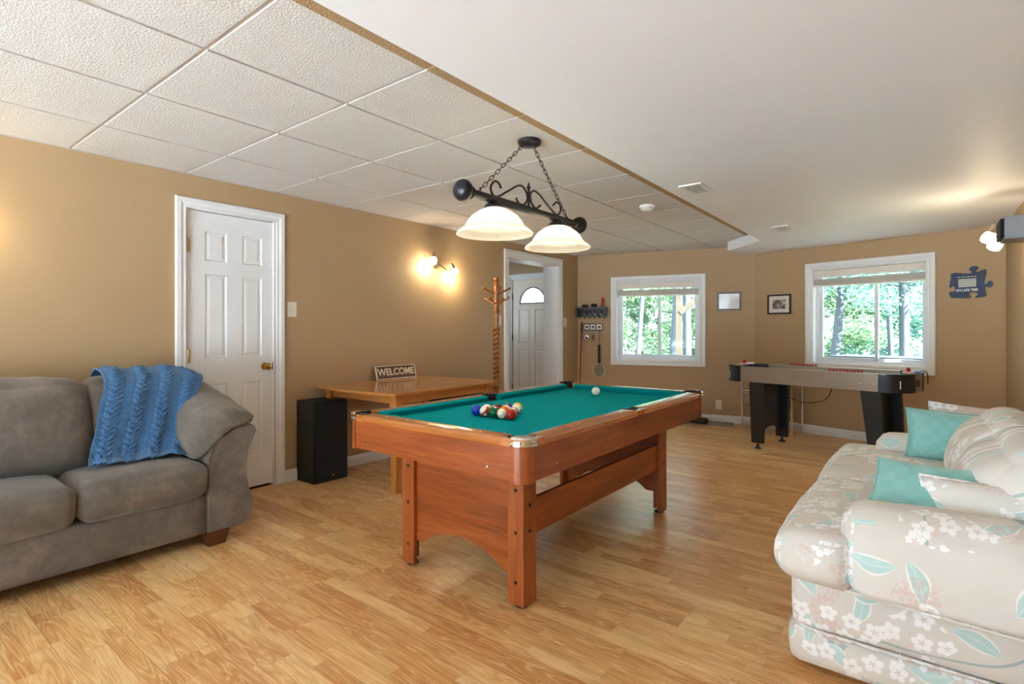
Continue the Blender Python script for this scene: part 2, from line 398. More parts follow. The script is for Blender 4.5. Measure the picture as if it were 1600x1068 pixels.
        for ax in range(3):
            for sg in (-1, 1):
                for i in range(n):
                    for j in range(n):
                        def P(a, b):
                            p = [0, 0, 0]; p[ax] = sg; p[(ax+1) % 3] = -1+2*a/n; p[(ax+2) % 3] = -1+2*b/n; return p
                        vs = [vert(P(i, j)), vert(P(i+1, j)), vert(P(i+1, j+1)), vert(P(i, j+1))]
                        s.face(vs if sg > 0 else vs[::-1])
        return s
    def build(s, name, mat, parent=None, smooth=False, bevel=0, segs=2, world=True, auto=40, uv=None, fix=True):
        if bevel:
            ed = [e for e in s.bm.edges if len(e.link_faces) == 2 and e.calc_face_angle(0) > math.radians(25)]
            bmesh.ops.bevel(s.bm, geom=ed, offset=bevel, segments=segs, profile=.5, affect='EDGES', clamp_overlap=True)
        if fix: bmesh.ops.recalc_face_normals(s.bm, faces=s.bm.faces)
        if parent is not None and world: s.bm.transform(ROOTM[parent.name].inverted())
        if uv:
            s.bm.normal_update()
            L = s.bm.loops.layers.uv.new('UVMap')
            for f in s.bm.faces:
                nn = f.normal; ax = max(range(3), key=lambda i: abs(nn[i]))
                for l in f.loops:
                    p = l.vert.co
                    l[L].uv = (p.y, p.z-.5*p.x) if uv == 'yz' else ((p.x+5., p.y+1.) if uv == 'xy' else ((p.y, p.z), (p.x+3.1, p.z+.7), (p.x+1.7, p.y+2.3))[ax])
        me = D.meshes.new(name); s.bm.to_mesh(me); s.bm.free()
        if smooth or bevel:
            for p in me.polygons: p.use_smooth = True
            if not (smooth and auto >= 180): me.set_sharp_from_angle(angle=math.radians(auto))
        o = D.objects.new(name, me); COL.objects.link(o)
        mats = mat if isinstance(mat, (list, tuple)) else [mat]
        for m in mats: me.materials.append(m)
        if parent is not None: o.parent = parent
        return o

def thing(name, label=None, cat=None, loc=(0, 0, 0), rz=0, group=None, kind=None, parent=None):
    o = D.objects.new(name, None); COL.objects.link(o); o.location = loc; o.rotation_euler = (0, 0, rz)
    o.empty_display_size = .05
    m = Matrix.Translation(loc) @ Matrix.Rotation(rz, 4, 'Z')
    if parent: o.parent = parent; m = ROOTM[parent.name] @ m
    ROOTM[o.name] = m
    return tag(o, label, cat, group, kind)
def tag(o, label=None, cat=None, group=None, kind=None):
    if label: o['label'] = label
    if cat: o['category'] = cat
    if group: o['group'] = group
    if kind: o['kind'] = kind
    return o
def sub(o): ROOTM[o.name] = ROOTM.get(o.name) or (ROOTM[o.parent.name] if o.parent else Matrix()); return o
def text_mesh(txt, size, depth=.001, bold=0):
    cu = D.curves.new('txt', 'FONT'); cu.body = txt; cu.size = size; cu.extrude = depth; cu.align_x = 'CENTER'; cu.align_y = 'CENTER'; cu.offset = bold
    ob = D.objects.new('txt', cu); COL.objects.link(ob)
    me = D.meshes.new_from_object(ob.evaluated_get(bpy.context.evaluated_depsgraph_get())); D.objects.remove(ob); D.curves.remove(cu); return me
def text_part(name, txt, size, mat, parent, M4, depth=.001, bold=0):
    me = text_mesh(txt, size, depth, bold); me.name = name; me.transform(ROOTM[parent.name].inverted() @ M4); me.materials.clear(); me.materials.append(mat)
    o = D.objects.new(name, me); COL.objects.link(o); o.parent = parent; return o
def point(name, loc, power, col, r=.03, parent=None):
    l = D.lights.new(name, 'POINT'); l.energy = power; l.color = col; l.shadow_soft_size = r
    o = D.objects.new(name, l); COL.objects.link(o); o.location = loc
    if parent: o.parent = parent; o.location = ROOTM[parent.name].inverted() @ Vector(loc)
    return o
def portal(name, loc, rot, sx, sy):
    l = D.lights.new(name, 'AREA'); l.shape = 'RECTANGLE'; l.size = sx; l.size_y = sy; l.cycles.is_portal = True
    o = D.objects.new(name, l); COL.objects.link(o); o.location = loc; o.rotation_euler = rot; return o

# ------------------------------------------------------------------ room shell
XL, XR, YR = -3.934, .56, -2.3
A0 = Vector((-3.934, 6.600)); P0 = Vector((-1.688, 7.125))
aL, aR = math.radians(13.16), math.radians(-16)
lenL = (P0-A0).length; lenR = (XR+1.688)/math.cos(aR)
C0 = P0+Vector((math.cos(aR), math.sin(aR)))*lenR
BH_X, BH_Z = -1.387, 2.121       # lowered plaster ceiling: edge and height

def wall(name, loc, rz, x0, x1, z0, z1, thick, holes, mat):
    """wall in its own frame: x along, y=0 the room face, +y outward"""
    root_m = Matrix.Translation((loc[0], loc[1], 0)) @ Matrix.Rotation(rz, 4, 'Z')
    mb = MB(); xs = sorted({x0, x1, *[h[0] for h in holes], *[h[1] for h in holes]})
    for a, b in zip(xs, xs[1:]):
        hs = [h for h in holes if h[0] <= a+1e-6 and h[1] >= b-1e-6]
        if not hs: mb.box(a, b, 0, thick, z0, z1)
        else:
            h = hs[0]
            if h[2] > z0+1e-4: mb.box(a, b, 0, thick, z0, h[2])
            if h[3] < z1-1e-4: mb.box(a, b, 0, thick, h[3], z1)
    bmesh.ops.remove_doubles(mb.bm, verts=mb.bm.verts, dist=1e-5)
    o = mb.build(name, mat); o.matrix_world = root_m; ROOTM[o.name] = root_m
    return tag(o, kind='structure')

TOP = 2.5
# wall frames: local x along the wall, local +y to the outside
wl = wall('wall_left', (XL, YR), PI/2, -.3, 6.60-YR+.1, -.05, TOP, .24, [(1.505-YR, 2.118-YR, -.05, 2.012), (5.0-YR, 6.106-YR, -.05, 2.056)], M['wall'])
W1 = (lenL-1.755, lenL-.655, .770, 1.837); W2 = (.676, 1.758, .800, 1.866)
wbl = wall('wall_back_left', A0, aL, -.24, lenL+.05, -.05, TOP, .17, [W1], M['wall'])
wbr = wall('wall_back_right', P0, aR, -.05, lenR+.2, -.05, TOP, .17, [W2], M['wall'])
wr = wall('wall_right', (XR, C0.y), -PI/2, -.05, C0.y-YR+.3, -.05, TOP, .2, [], M['wall'])
wre = wall('wall_rear', (XR, YR), PI, -.2, XR-XL+.3, -.05, TOP, .17, [(.75, 4.25, .0, 2.10)], M['wall'])
for o, l in ((wl, 'tan painted left wall'), (wbl, 'tan painted window wall'), (wbr, 'tan painted window wall')): pass

# floor: subfloor slab with laminate boards
fl = MB().box(XL-.3, XR+.3, YR-.4, 7.3, -.12, -.008).build('floor', M['subfloor']); tag(fl, kind='structure'); ROOTM[fl.name] = Matrix()
BW, BL = .195, 1.285
full = None
rng = random.Random(3)
y = YR-.1; row = 0
while y < 7.15:
    x = XL-.02 - rng.random()*BL*.9
    while x < XR+.02:
        xa, xb = max(x, XL-.02), min(x+BL, XR+.02)
        if xb-xa > .02:
            whole = abs(xb-xa-BL) < 1e-6
            if whole and full: me = full
            else:
                m = MB().box(0, xb-xa-.0006, 0, BW-.0008, -.008, 0)
                bmesh.ops.bevel(m.bm, geom=[e for e in m.bm.edges if all(v.co.z > -.001 for v in e.verts)], offset=.0004, segments=1, affect='EDGES')
                me = D.meshes.new('floor_plank'); m.bm.to_mesh(me); m.bm.free(); me.materials.append(M['floor'])
                if whole: full = me
            o = D.objects.new('floor_plank', me); COL.objects.link(o); o.parent = fl; o.location = (xa, y, 0)
        x += BL
    y += BW; row += 1

# suspended ceiling: slab, T-bars, tiles
T = .6096
gx = [XL]+[XL+T*k-.022 for k in (1, 2, 3, 4)]+[BH_X+.02]
gy = [YR-.05]+[.8784+T*k for k in range(-5, 10)]+[7.2]
cl = MB().box(XL-.3, XR+.3, YR-.4, 7.45, 2.36, 2.5).build('ceiling', M['white_wall']); tag(cl, kind='structure'); ROOTM[cl.name] = Matrix()
tb = MB()
for x in gx[1:-1]: tb.box(x-.014, x+.014, gy[0], gy[-1], CEIL+.008, CEIL+.010).box(x-.002, x+.002, gy[0], gy[-1], CEIL+.010, CEIL+.03)
for yv in gy[1:-1]: tb.box(gx[0], gx[-1], yv-.014, yv+.014, CEIL+.0077, CEIL+.0098)
tb.box(XL, XL+.022, gy[0], gy[-1], CEIL-.001, CEIL+.0015)
tb.build('grid_tee', M['tbar'], cl, bevel=0)
tile_cache = {}
for i in range(len(gx)-1):
    for j in range(len(gy)-1):
        w, h = gx[i+1]-gx[i]-.019, gy[j+1]-gy[j]-.019
        key = (round(w, 4), round(h, 4))
        if key not in tile_cache:
            m = MB().box(0, w, 0, h, 0, .018); 
            me = D.meshes.new('ceiling_tile'); m.bm.to_mesh(me); m.bm.free(); me.materials.append(M['tile']); tile_cache[key] = me
        o = D.objects.new('ceiling_tile', tile_cache[key]); COL.objects.link(o); o.parent = cl
        o.location = (gx[i]+.0095, gy[j]+.0095, CEIL)
# edge angle along the window wall
# lowered plaster ceiling on the window side, with the angled jog
poly = [(BH_X, YR-.2), (XR+.15, YR-.2), (XR+.15, 7.4), (-1.877, 7.4), (-1.877, 6.62), (BH_X, 6.08)]
bc = MB().prism(poly, lambda p, q, t: (p, q, t), BH_Z, 2.37).build('ceiling_lowered', M['white_wall']); tag(bc, kind='structure')

# baseboards
def baseboard(name, loc, rz, runs, n=1):
    m4 = Matrix.Translation((loc[0], loc[1], 0)) @ Matrix.Rotation(rz, 4, 'Z')
    mb = MB(); prof = [(0, 0), (-.014, 0), (-.014, .062), (-.010, .072), (-.010, .078), (-.005, .090), (0, .092)]
    for a, b in runs: mb.prism(prof, lambda p, q, t: (t, p, q), a, b)
    o = mb.build(name, M['white']); o.matrix_world = m4; return tag(o, kind='structure')
baseboard('baseboard_left', (XL, YR), PI/2, [(-.0, 1.436-YR), (2.182-YR, 4.915-YR), (6.203-YR, 6.59-YR)])
baseboard('baseboard_back_left', A0, aL, [(.02, lenL)])
baseboard('baseboard_back_right', P0, aR, [(0, lenR-.02)])
baseboard('baseboard_right', (XR, C0.y), -PI/2, [(.02, C0.y-YR)])

def casing(mb, x0, x1, z0, z1, w, sides, t=.018):
    """moulded casing around an opening, local frame x,z at y=-t..0"""
    prof = [(0, 0), (0, -t*.55), (w*.12, -t*.75), (w*.3, -t*.6), (w*.55, -t), (w*.92, -t), (w, -t*.7), (w, 0)]   # (outwards, y)
    cs = {'l': [(x0, z0 if 'b' in sides else z0, -1, 0)],}
    def seg(p, q, op, oq):       # inner edge p->q, outward mitre dirs op, oq
        A = [Vector((p[0]+op[0]*d, yv, p[1]+op[1]*d)) for d, yv in prof]; B = [Vector((q[0]+oq[0]*d, yv, q[1]+oq[1]*d)) for d, yv in prof]
        n = len(prof); va = [mb.bm.verts.new(v) for v in A]; vb = [mb.bm.verts.new(v) for v in B]
        for i in range(n): mb.face([va[i], va[(i+1) % n], vb[(i+1) % n], vb[i]])
        mb.face(va[::-1]); mb.face(vb)
    bl = (-1, -1) if 'b' in sides else (-1, 0); br = (1, -1) if 'b' in sides else (1, 0)
    seg((x0, z0), (x0, z1), bl, (-1, 1)); seg((x0, z1), (x1, z1), (-1, 1), (1, 1)); seg((x1, z1), (x1, z0), (1, 1), br)
    if 'b' in sides: seg((x1, z0), (x0, z0), br, bl)

# six-panel closet door on the left wall
def panel_door(root, w, z0, z1, y, thick, panels, mat, name='door_slab'):
    """door slab in local frame with recessed raised panels; face at y looking to -y"""
    mb = MB(); xs = sorted({0, w, *[p[0] for p in panels], *[p[1] for p in panels]}); zs = sorted({z0, z1, *[p[2] for p in panels], *[p[3] for p in panels]})
    for a, b in zip(xs, xs[1:]):
        for c, d in zip(zs, zs[1:]):
            if any(p[0] <= a+1e-6 and p[1] >= b-1e-6 and p[2] <= c+1e-6 and p[3] >= d-1e-6 for p in panels):
                mb.box(a, b, y+.012, y+thick, c, d)
            else: mb.box(a, b, y, y+thick, c, d)
    bmesh.ops.remove_doubles(mb.bm, verts=mb.bm.verts, dist=1e-5)
    s = mb.build(name, mat, root, world=False)
    for p in panels:
        m = MB(); a, b, c, d = p; g = .012; e = .032
        def ring(k, yy): return [m.bm.verts.new(v) for v in ((a+k, yy, c+k), (b-k, yy, c+k), (b-k, yy, d-k), (a+k, yy, d-k))]
        R = [ring(0, y+.0005), ring(.007, y+.009), ring(.013, y+.009), ring(e, y+.002), ]
        for A, B in zip(R, R[1:]):
            for i in range(4): m.face([A[i], A[(i+1) % 4], B[(i+1) % 4], B[i]])
        m.face(R[-1]); m.build('door_panel', mat, root, world=False)
    return s

m4 = Matrix.Translation((XL, 1.505, 0)) @ Matrix.Rotation(PI/2, 4, 'Z')
d1 = thing('door_1', 'white six panel door with brass knob beside the grey sofa', None, (XL, 1.505, 0), PI/2, kind='structure')
w1 = .613
pl = [(.12, .265), (.375, .52)]; rows = [(.24, .80), (.985, 1.565), (1.66, 1.865)]
dr = thing('door_leaf', parent=d1) if False else None
panel_door(d1, w1-.02, .018, 1.995, .016, .035, [(a-.01, b-.01, c, d) for a, b in pl for c, d in rows], M['white'])
for ob in list(d1.children): ob.location.x += .01
mb = MB(); casing(mb, -.006, w1+.006, 0, 2.004, .068, 'ltr'); mb.build('casing', M['white'], d1, world=False)
mb = MB().box(-.002, .008, 0, .2, 0, 2.012).box(w1-.008, w1+.002, 0, .2, 0, 2.012).box(0, w1, 0, .2, 2.0, 2.012); mb.build('jamb', M['white'], d1, world=False)
MB().box(-.02, w1+.02, .1, .16, -.01, 2.02).build('dark_recess', M['gap'], d1, world=False)  # solid slab coloured dark for the shade behind the door
for z in (1.754, 1.0, .25):
    MB().lathe([(.006, -.045), (.006, .045)], (.008, .004, z), 10).box(.0, .022, .012, .0165, z-.044, z+.044).build('hinge', M['brass'], d1, world=False)
ry = Matrix.Rotation(PI/2, 3, 'X')
MB().lathe([(.028, .0), (.028, .006), (.012, .012), (.011, .03), (.022, .038), (.028, .052), (.024, .066), (.006, .072)], (w1-.072, .016, .906), 20, ry).build('door_knob', M['brass'], d1, smooth=True, world=False)
MB().box(w1-.013, w1-.006, .012, .018, .875, .935).build('strike_plate', M['bolt'], d1, world=False)

# cased opening to the entry
d2 = thing('trim_1', 'white casing around the entry doorway', None, (XL, 5.0, 0), PI/2, kind='structure')
mb = MB(); casing(mb, 0, 1.106, 0, 2.056, .082, 'ltr'); mb.build('casing', M['white'], d2, world=False)
MB().box(-.001, .014, -.002, .242, 0, 2.056).box(1.092, 1.107, -.002, .242, 0, 2.056).box(0, 1.106, -.002, .242, 2.042, 2.057).build('jamb', M['white'], d2, world=False)

# entry vestibule beyond the doorway
VX0, VY1 = -6.7, 7.3
wv = wall('wall_entry_back', (VX0, VY1), 0, -.2, -4.1-VX0, -.05, 2.6, .17, [(-5.70-VX0, -4.78-VX0, -.05, 2.06)], M['wall'])
wall('wall_entry_left', (VX0, 4.2), PI/2, -.2, 3.2, -.05, 2.6, .17, [(1.0, 2.2, 1.0, 2.05)], M['wall'])  # opening is an unseen addition that lets sky light into the entry
wall('wall_entry_front', (-4.18, 4.2), PI, 0, 2.7, -.05, 2.6, .17, [], M['wall'])
wall('wall_entry_right', (-4.19, 7.45), -PI/2, .0, 1.3, -.05, 2.6, .02, [], M['wall'])
tag(MB().box(VX0-.3, XL-.2, 4.0, 7.6, 2.5, 2.65).build('ceiling_entry', M['white_wall']), kind='structure')
tag(MB().box(VX0-.3, XL+.0, 4.0, 7.6, -.1, -.003).build('floor_entry', M['honeyX']), kind='structure')
d3 = thing('door_2', 'white entry door with half round leaded window, seen through the doorway', None, (-5.66, VY1, 0), 0, kind='structure')
fw = .84
# slab with a half round light: built as ring pieces
mb = MB(); fc, fz, fr = fw/2, 1.63, .262
zs = fz
pans = [(.13, .37, .95, 1.53), (.47, .71, .95, 1.53), (.13, .37, .2, .84), (.47, .71, .2, .84)]
panel_door(d3, fw, .02, zs, .02, .045, pans, M['warmwhite'])
mb = MB(); N = 20
arc = [(fc-fr*math.cos(PI*k/N), fz+fr*math.sin(PI*k/N)) for k in range(N+1)]
top = 2.03
for k in range(N):
    (xa, za), (xb, zb) = arc[k], arc[k+1]
    mb.hexa([(xa, .02, za), (xb, .02, zb), (xb, .065, zb), (xa, .065, za), (xa, .02, top), (xb, .02, top), (xb, .065, top), (xa, .065, top)])
mb.box(0, fc-fr, .02, .065, fz, top).box(fc+fr, fw, .02, .065, fz, top)
mb.build('door_top', M['warmwhite'], d3, world=False)
MB().prism(arc, lambda p, q, t: (p, t, q), .04, .044).build('fan_pane', M['glass'], d3, world=False)
mb = MB()
for a in (0, 36, 72, 108, 144, 180):
    ca, sa = math.cos(math.radians(a)), math.sin(math.radians(a))
    mb.tube([(fc+.075*ca, .036, fz+.075*sa), (fc+fr*ca, .036, fz+fr*sa)], .006, 6)
mb.tube([(fc+.075*math.cos(PI*k/12), .036, fz+.075*math.sin(PI*k/12)) for k in range(13)], .006, 6)
mb.tube([(p, .022, q) for p, q in arc], .012, 6).tube([(fc-fr, .022, fz), (fc+fr, .022, fz)], .012, 6)
mb.build('leading', M['slate'], d3, world=False, smooth=True)
mb = MB(); casing(mb, -.03, fw+.03, 0, 2.06, .07, 'ltr'); mb.build('casing', M['white'], d3, world=False)
mb = MB().box(-.04, -.004, 0, .17, 0, 2.06).box(fw+.004, fw+.04, 0, .17, 0, 2.06).box(-.04, fw+.04, 0, .17, 2.034, 2.06).box(-.04, fw+.04, .0, .17, -.01, .02); mb.build('jamb', M['white'], d3, world=False)
for z in (1.75, 1.05, .2): MB().lathe([(.008, -.05), (.008, .05)], (-.004, .012, z), 8).build('hinge', M['bolt'], d3, world=False)

# ------------------------------------------------------------------ windows with raised blinds
def make_window(name, label, loc, rz, H, mull, blabel):
    x0, x1, z0, z1 = H
    r = thing(name, label, None, (loc[0], loc[1], 0), rz, kind='structure')
    mb = MB(); casing(mb, x0, x1, z0, z1, .07, 'ltrb'); mb.build('casing', M['white'], r, world=False)
    t = .012; mb = MB().box(x0, x0+t, 0, .12, z0, z1).box(x1-t, x1, 0, .12, z0, z1).box(x0, x1, 0, .12, z0, z0+t).box(x0, x1, 0, .12, z1-t, z1)
    mb.build('jamb', M['white'], r, world=False)
    a0, a1, b0, b1 = x0+t, x1-t, z0+t, z1-t; f = .032
    mb = MB().box(a0, a0+f, .095, .165, b0, b1).box(a1-f, a1, .095, .165, b0, b1).box(a0, a1, .095, .165, b0, b0+f).box(a0, a1, .095, .165, b1-f, b1)
    mb.build('frame', M['vinyl'], r, world=False, bevel=.003, segs=1)
    for k, (p, q, yy) in enumerate(((a0+f, mull+.022, .105), (mull-.022, a1-f, .132))):
        s = .03; c0, c1 = b0+f, b1-f
        sash = MB().box(p, p+s, yy, yy+.024, c0, c1).box(q-s, q, yy, yy+.024, c0, c1).box(p, q, yy, yy+.024, c0, c0+s).box(p, q, yy, yy+.024, c1-s, c1).build('sash', M['vinyl'], r, world=False, bevel=.003, segs=1)
        MB().box(p+s-.004, q-s+.004, yy+.010, yy+.014, c0+s-.004, c1-s+.004).build('pane', M['glass'], sash, world=False)
    MB().box(mull-.008, mull+.012, .094, .106, (z0+z1)/2-.03, (z0+z1)/2+.03).build('latch', M['white'], r, world=False, bevel=.003)
    # blind
    b = thing('venetian_blind', blabel, 'blind', (loc[0], loc[1], 0), rz, 'raised blinds in the windows')
    zt = z1-t-.004
    MB().box(x0+.016, x1-.016, .02, .075, zt-.045, zt).build('headrail', M['blinds'], b, world=False, bevel=.003)
    MB().box(x0+.014, x1-.014, .012, .020, zt-.075, zt).build('valance', M['blinds'], b, world=False, bevel=.003)
    mb = MB(); zs = zt-.105
    for k in range(14):
        dz = zs-k*.0042; mb.box(x0+.02, x1-.02, .022, .072, dz-.0015, dz+.001)
    st = mb.build('slat_stack', M['blinds'], b, world=False)
    for k in range(3):
        dz = zt-.058-k*.02; MB().box(x0+.02, x1-.02, .022, .072, dz-.0015, dz+.001).build('slat', M['blinds'], b, world=False)
    zb = zs-14*.0042
    MB().box(x0+.018, x1-.018, .022, .072, zb-.018, zb).build('bottom_rail', M['blinds'], b, world=False, bevel=.004)
    cz = .55 if name == 'window_2' else .35
    mb = MB().tube([(x0+.055, .018, zt-.05), (x0+.055, .018, zb-cz)], .0022, 6).lathe([(.003, .03), (.009, .0), (.007, -.02), (.002, -.024)], (x0+.055, .018, zb-cz), 8)
    mb.build('pull_cord', M['whitepl'], b, world=False)
    n = Vector((0, 1, 0)); m = ROOTM[r.name]
    p = m @ Vector(((x0+x1)/2, .168, (z0+z1)/2))
    portal('window_portal', p, (PI/2, 0, rz+PI) if False else (-PI/2, 0, rz), x1-x0, z1-z0)
    return r
make_window('window_1', 'white sliding window with raised blind on the wall behind the pool table', A0, aL, W1, lenL-1.185, 'cream slatted blind raised in the window above the pool table')
make_window('window_2', 'white sliding window with raised blind above the silver game table', P0, aR, W2, 1.28, 'cream slatted blind raised in the window above the silver game table')

# rear patio door behind the camera (unseen, widened so its daylight fills the room)
r3 = thing('window_3', 'wide glazed patio door behind the viewer', None, (XR, YR, 0), PI, kind='structure')
mb = MB().box(.75, .81, .02, .12, 0, 2.10).box(4.19, 4.25, .02, .12, 0, 2.10).box(.75, 4.25, .02, .12, 0, .05).box(.75, 4.25, .02, .12, 2.05, 2.10).box(2.46, 2.54, .02, .12, 0, 2.10)
mb.build('frame', M['vinyl'], r3, world=False)
for a, b in ((.81, 2.46), (2.54, 4.19)): MB().box(a, b, .06, .064, .05, 2.05).build('pane', M['glass'], r3, world=False)
portal('patio_portal', (XR-2.5, YR-.18, 1.05), (PI/2, 0, 0), 3.5, 2.1)
portal('entry_portal', (VX0-.18, 5.8, 1.52), (0, -PI/2, 0), 1.05, 1.2)  # sky sampling for the added opening in the entry wall

# ------------------------------------------------------------------ pool table
PX0, PX1, PY0, PY1 = -2.28, -1.18, 1.605, 3.625
PCX, PCY = (PX0+PX1)/2, (PY0+PY1)/2
pt = thing('pool_table', 'cherry wood pool table with teal felt and chrome corner caps', 'pool table', (PCX, PCY, 0))
AZ0, AZ1, RZ, BED = .600, .735, .767, .7315
RC = .055
# aprons
MB().box(PX0+RC, PX1-RC, PY0+.006, PY0+.03, AZ0, AZ1).build('apron', M['cherryX'], pt, bevel=.002)
MB().box(PX0+RC, PX1-RC, PY1-.03, PY1-.006, AZ0, AZ1).build('apron', M['cherryX'], pt, bevel=.002)
MB().box(PX0+.006, PX0+.03, PY0+RC, PY1-RC, AZ0, AZ1).build('apron', M['cherryY'], pt, bevel=.002)
MB().box(PX1-.03, PX1-.006, PY0+RC, PY1-RC, AZ0, AZ1).build('apron', M['cherryY'], pt, bevel=.002)
# corner posts and chrome caps
for cx, sx in ((PX0, -1), (PX1, 1)):
    for cy, sy in ((PY0, -1), (PY1, 1)):
        ox, oy = cx-sx*RC, cy-sy*RC
        arcp = [(ox, oy)] + [(ox+sx*RC*math.cos(a*PI/20), oy+sy*RC*math.sin(a*PI/20)) for a in range(11)]
        MB().prism(arcp, lambda p, q, t: (p, q, t), AZ0-.004, AZ1+.006).build('corner_post', M['cherryZ'], pt, smooth=True)
        k = 1.0
        ring = []
        mb = MB()
        prof = [(RC+.003, .736), (RC+.008, .739), (RC+.008, .748), (RC+.0055, .752), (RC+.0055, .760), (RC+.008, .766), (RC+.004, .773), (RC-.016, .776), (.020, .7755)]
        mb.grid(lambda u, v, ox=ox, oy=oy, sx=sx, sy=sy: (lambda i, f: (ox+sx*((prof[i][0]*(1-f)+prof[min(i+1, 8)][0]*f))*math.cos(u*PI*.62-PI*.06), oy+sy*((prof[i][0]*(1-f)+prof[min(i+1, 8)][0]*f))*math.sin(u*PI*.62-PI*.06), prof[i][1]*(1-f)+prof[min(i+1, 8)][1]*f))(min(int(v*8+1e-9), 8), v*8-min(int(v*8+1e-9), 8)), 12, 8)
        mb.build('corner_cap', M['chrome'], pt, smooth=True)
# wooden rails with rounded top, cushions with cloth
RW, CW = .072, .048
prof = [(0, AZ1), (-.004, AZ1+.008), (-.004, RZ-.014), (.004, RZ-.003), (.014, RZ), (RW-.002, RZ), (RW, RZ-.003), (RW, AZ1-.02), (.03, AZ1-.02)]
cprof = [(RW, RZ-.002), (RW+.01, RZ-.0015), (RW+CW-.006, RZ-.004), (RW+CW, RZ-.010), (RW+CW-.004, RZ-.016), (RW+CW-.016, BED), (RW, BED)]
HOLE = .062
midY = PCY
def rail(name, pr, seg, side, mat, sm=True, cut=0):
    a, b = seg
    if side == 'n': fn = lambda p, q, t: (t, PY0+p, q)
    if side == 'f': fn = lambda p, q, t: (t, PY1-p, q)
    if side == 'l': fn = lambda p, q, t: (PX0+p, t, q)
    if side == 'r': fn = lambda p, q, t: (PX1-p, t, q)
    mb = MB()
    if cut:
        A = []; B = []
        for p, q in pr:
            k = (p-RW)*.8 if p > RW else 0
            A.append(mb.bm.verts.new(fn(p, q, a+cut[0]*k))); B.append(mb.bm.verts.new(fn(p, q, b-cut[1]*k)))
        n = len(pr)
        for i in range(n): mb.face([A[i], A[(i+1) % n], B[(i+1) % n], B[i]])
        mb.face(A[::-1]); mb.face(B)
    else: mb.prism(pr, fn, a, b)
    return mb.build(name, mat, pt, smooth=True, auto=35)
for side in 'nf':
    rail('rail', prof, (PX0+.118, PX1-.118), side, M['railX'])
    rail('cushion', cprof, (PX0+RW+.055, PX1-RW-.055), side, M['felt'], cut=(1, 1))
for side in 'lr':
    for a, b in ((PY0+.118, midY-.052), (midY+.052, PY1-.118)): rail('rail', prof, (a, b), side, M['railY'])
    mbm = MB(); x0, x1 = (PX0-.004, PX0+.026) if side == 'l' else (PX1-.026, PX1+.004)
    mbm.box(x0, x1, midY-.05, midY+.05, AZ1, RZ-.003); mbm.build('rail', M['railY'], pt, bevel=.004)
    rail('cushion', cprof, (PY0+RW+.055, midY-.055), side, M['felt'], cut=(1, .4)); rail('cushion', cprof, (midY+.055, PY1-RW-.055), side, M['felt'], cut=(.4, 1))
for sx in (-1, 1):
    for sy in (-1, 1):
        ccx, ccy = (PX1 if sx > 0 else PX0), (PY1 if sy > 0 else PY0); c_ = .070
        poly = [(.118, -.004), (.118, .072)] + [(c_+.048*math.cos(a), c_+.048*math.sin(a)) for a in [math.radians(2-k*(274/18)) for k in range(19)]] + [(.072, .118), (-.004, .118)]
        poly += [(RC-RC*math.cos(k*PI/16), RC-RC*math.sin(k*PI/16)) for k in range(9)]
        MB().prism([(ccx-sx*p, ccy-sy*q) for p, q in poly], lambda p, q, t: (p, q, t), AZ1, RZ-.001).build('rail_corner', M['railX'], pt)
MB().box(PX0+.03, PX1-.03, PY0+.03, PY1-.03, BED-.03, BED).build('bed_cloth', M['felt'], pt)
MB().box(PX0+.04, PX1-.04, PY0+.04, PY1-.04, AZ0+.02, BED-.032).build('underframe', M['gap'], pt)
# pockets: black liners standing through the corner and middle of each long side
pk = [(PX0+.070, PY0+.070, 225), (PX1-.070, PY0+.070, 315), (PX0+.070, PY1-.070, 135), (PX1-.070, PY1-.070, 45), (PX0+.076, midY, 180), (PX1-.076, midY, 0)]
for px, py, deg in pk:
    mb = MB(); a0 = math.radians(deg)
    R = .047
    def lip(u, v):
        a = a0-1.75+3.5*u; i = v*4
        rr, zz = [(R-.001, BED+.001), (R-.001, RZ-.002), (R+.004, RZ+.0035), (R+.010, RZ+.003), (R+.012, RZ-.004)][int(round(i))]
        return (px+rr*math.cos(a), py+rr*math.sin(a), zz)
    mb.grid(lip, 18, 4)
    lo = mb.build('pocket_liner', M['black'], pt, smooth=True)
    MB().lathe([(.0, BED+.0012), (R-.002, BED+.0014), (R-.002, BED+.0008), (0, BED+.0006)], (px, py, 0), 20).build('pocket_hole', M['gap'], pt)  # flat dark disc on the cloth, painted for the shade down the pocket
# sights and rail screws
for f in (.2, .35, .5, .65, .8):
    for yy in (PY0+.036, PY1-.036):
        MB().lathe([(.0055, RZ-.0005), (.0055, RZ+.0007), (0, RZ+.0009)], (PX0+RC+(PX1-PX0-2*RC)*f, yy, 0), 10).build('rail_sight', M['pearl'], pt)
for f in (.13, .22, .32, .42, .58, .68, .78, .87):
    for xx in (PX0+.036, PX1-.036):
        MB().lathe([(.0055, RZ-.0005), (.0055, RZ+.0007), (0, RZ+.0009)], (xx, PY0+(PY1-PY0)*f, 0), 10).build('rail_sight', M['pearl'], pt)
ryx = Matrix.Rotation(PI/2, 3, 'Y')
for u, v in ((571, 691.5), (761, 728.5)):
    p = at_y(u, v, PY0+.006); MB().lathe([(.005, 0), (.005, .002), (0, .003)], p, 10, ry).build('apron_screw', M['chrome'], pt)
for u, v in ((869.5, 723), (945, 697), (1009, 665.5), (1048.5, 661), (1087, 648)):
    p = at_x(u, v, PX1-.006); MB().lathe([(.005, 0), (.005, .002), (0, .003)], p, 10, ryx).build('apron_screw', M['chrome'], pt)
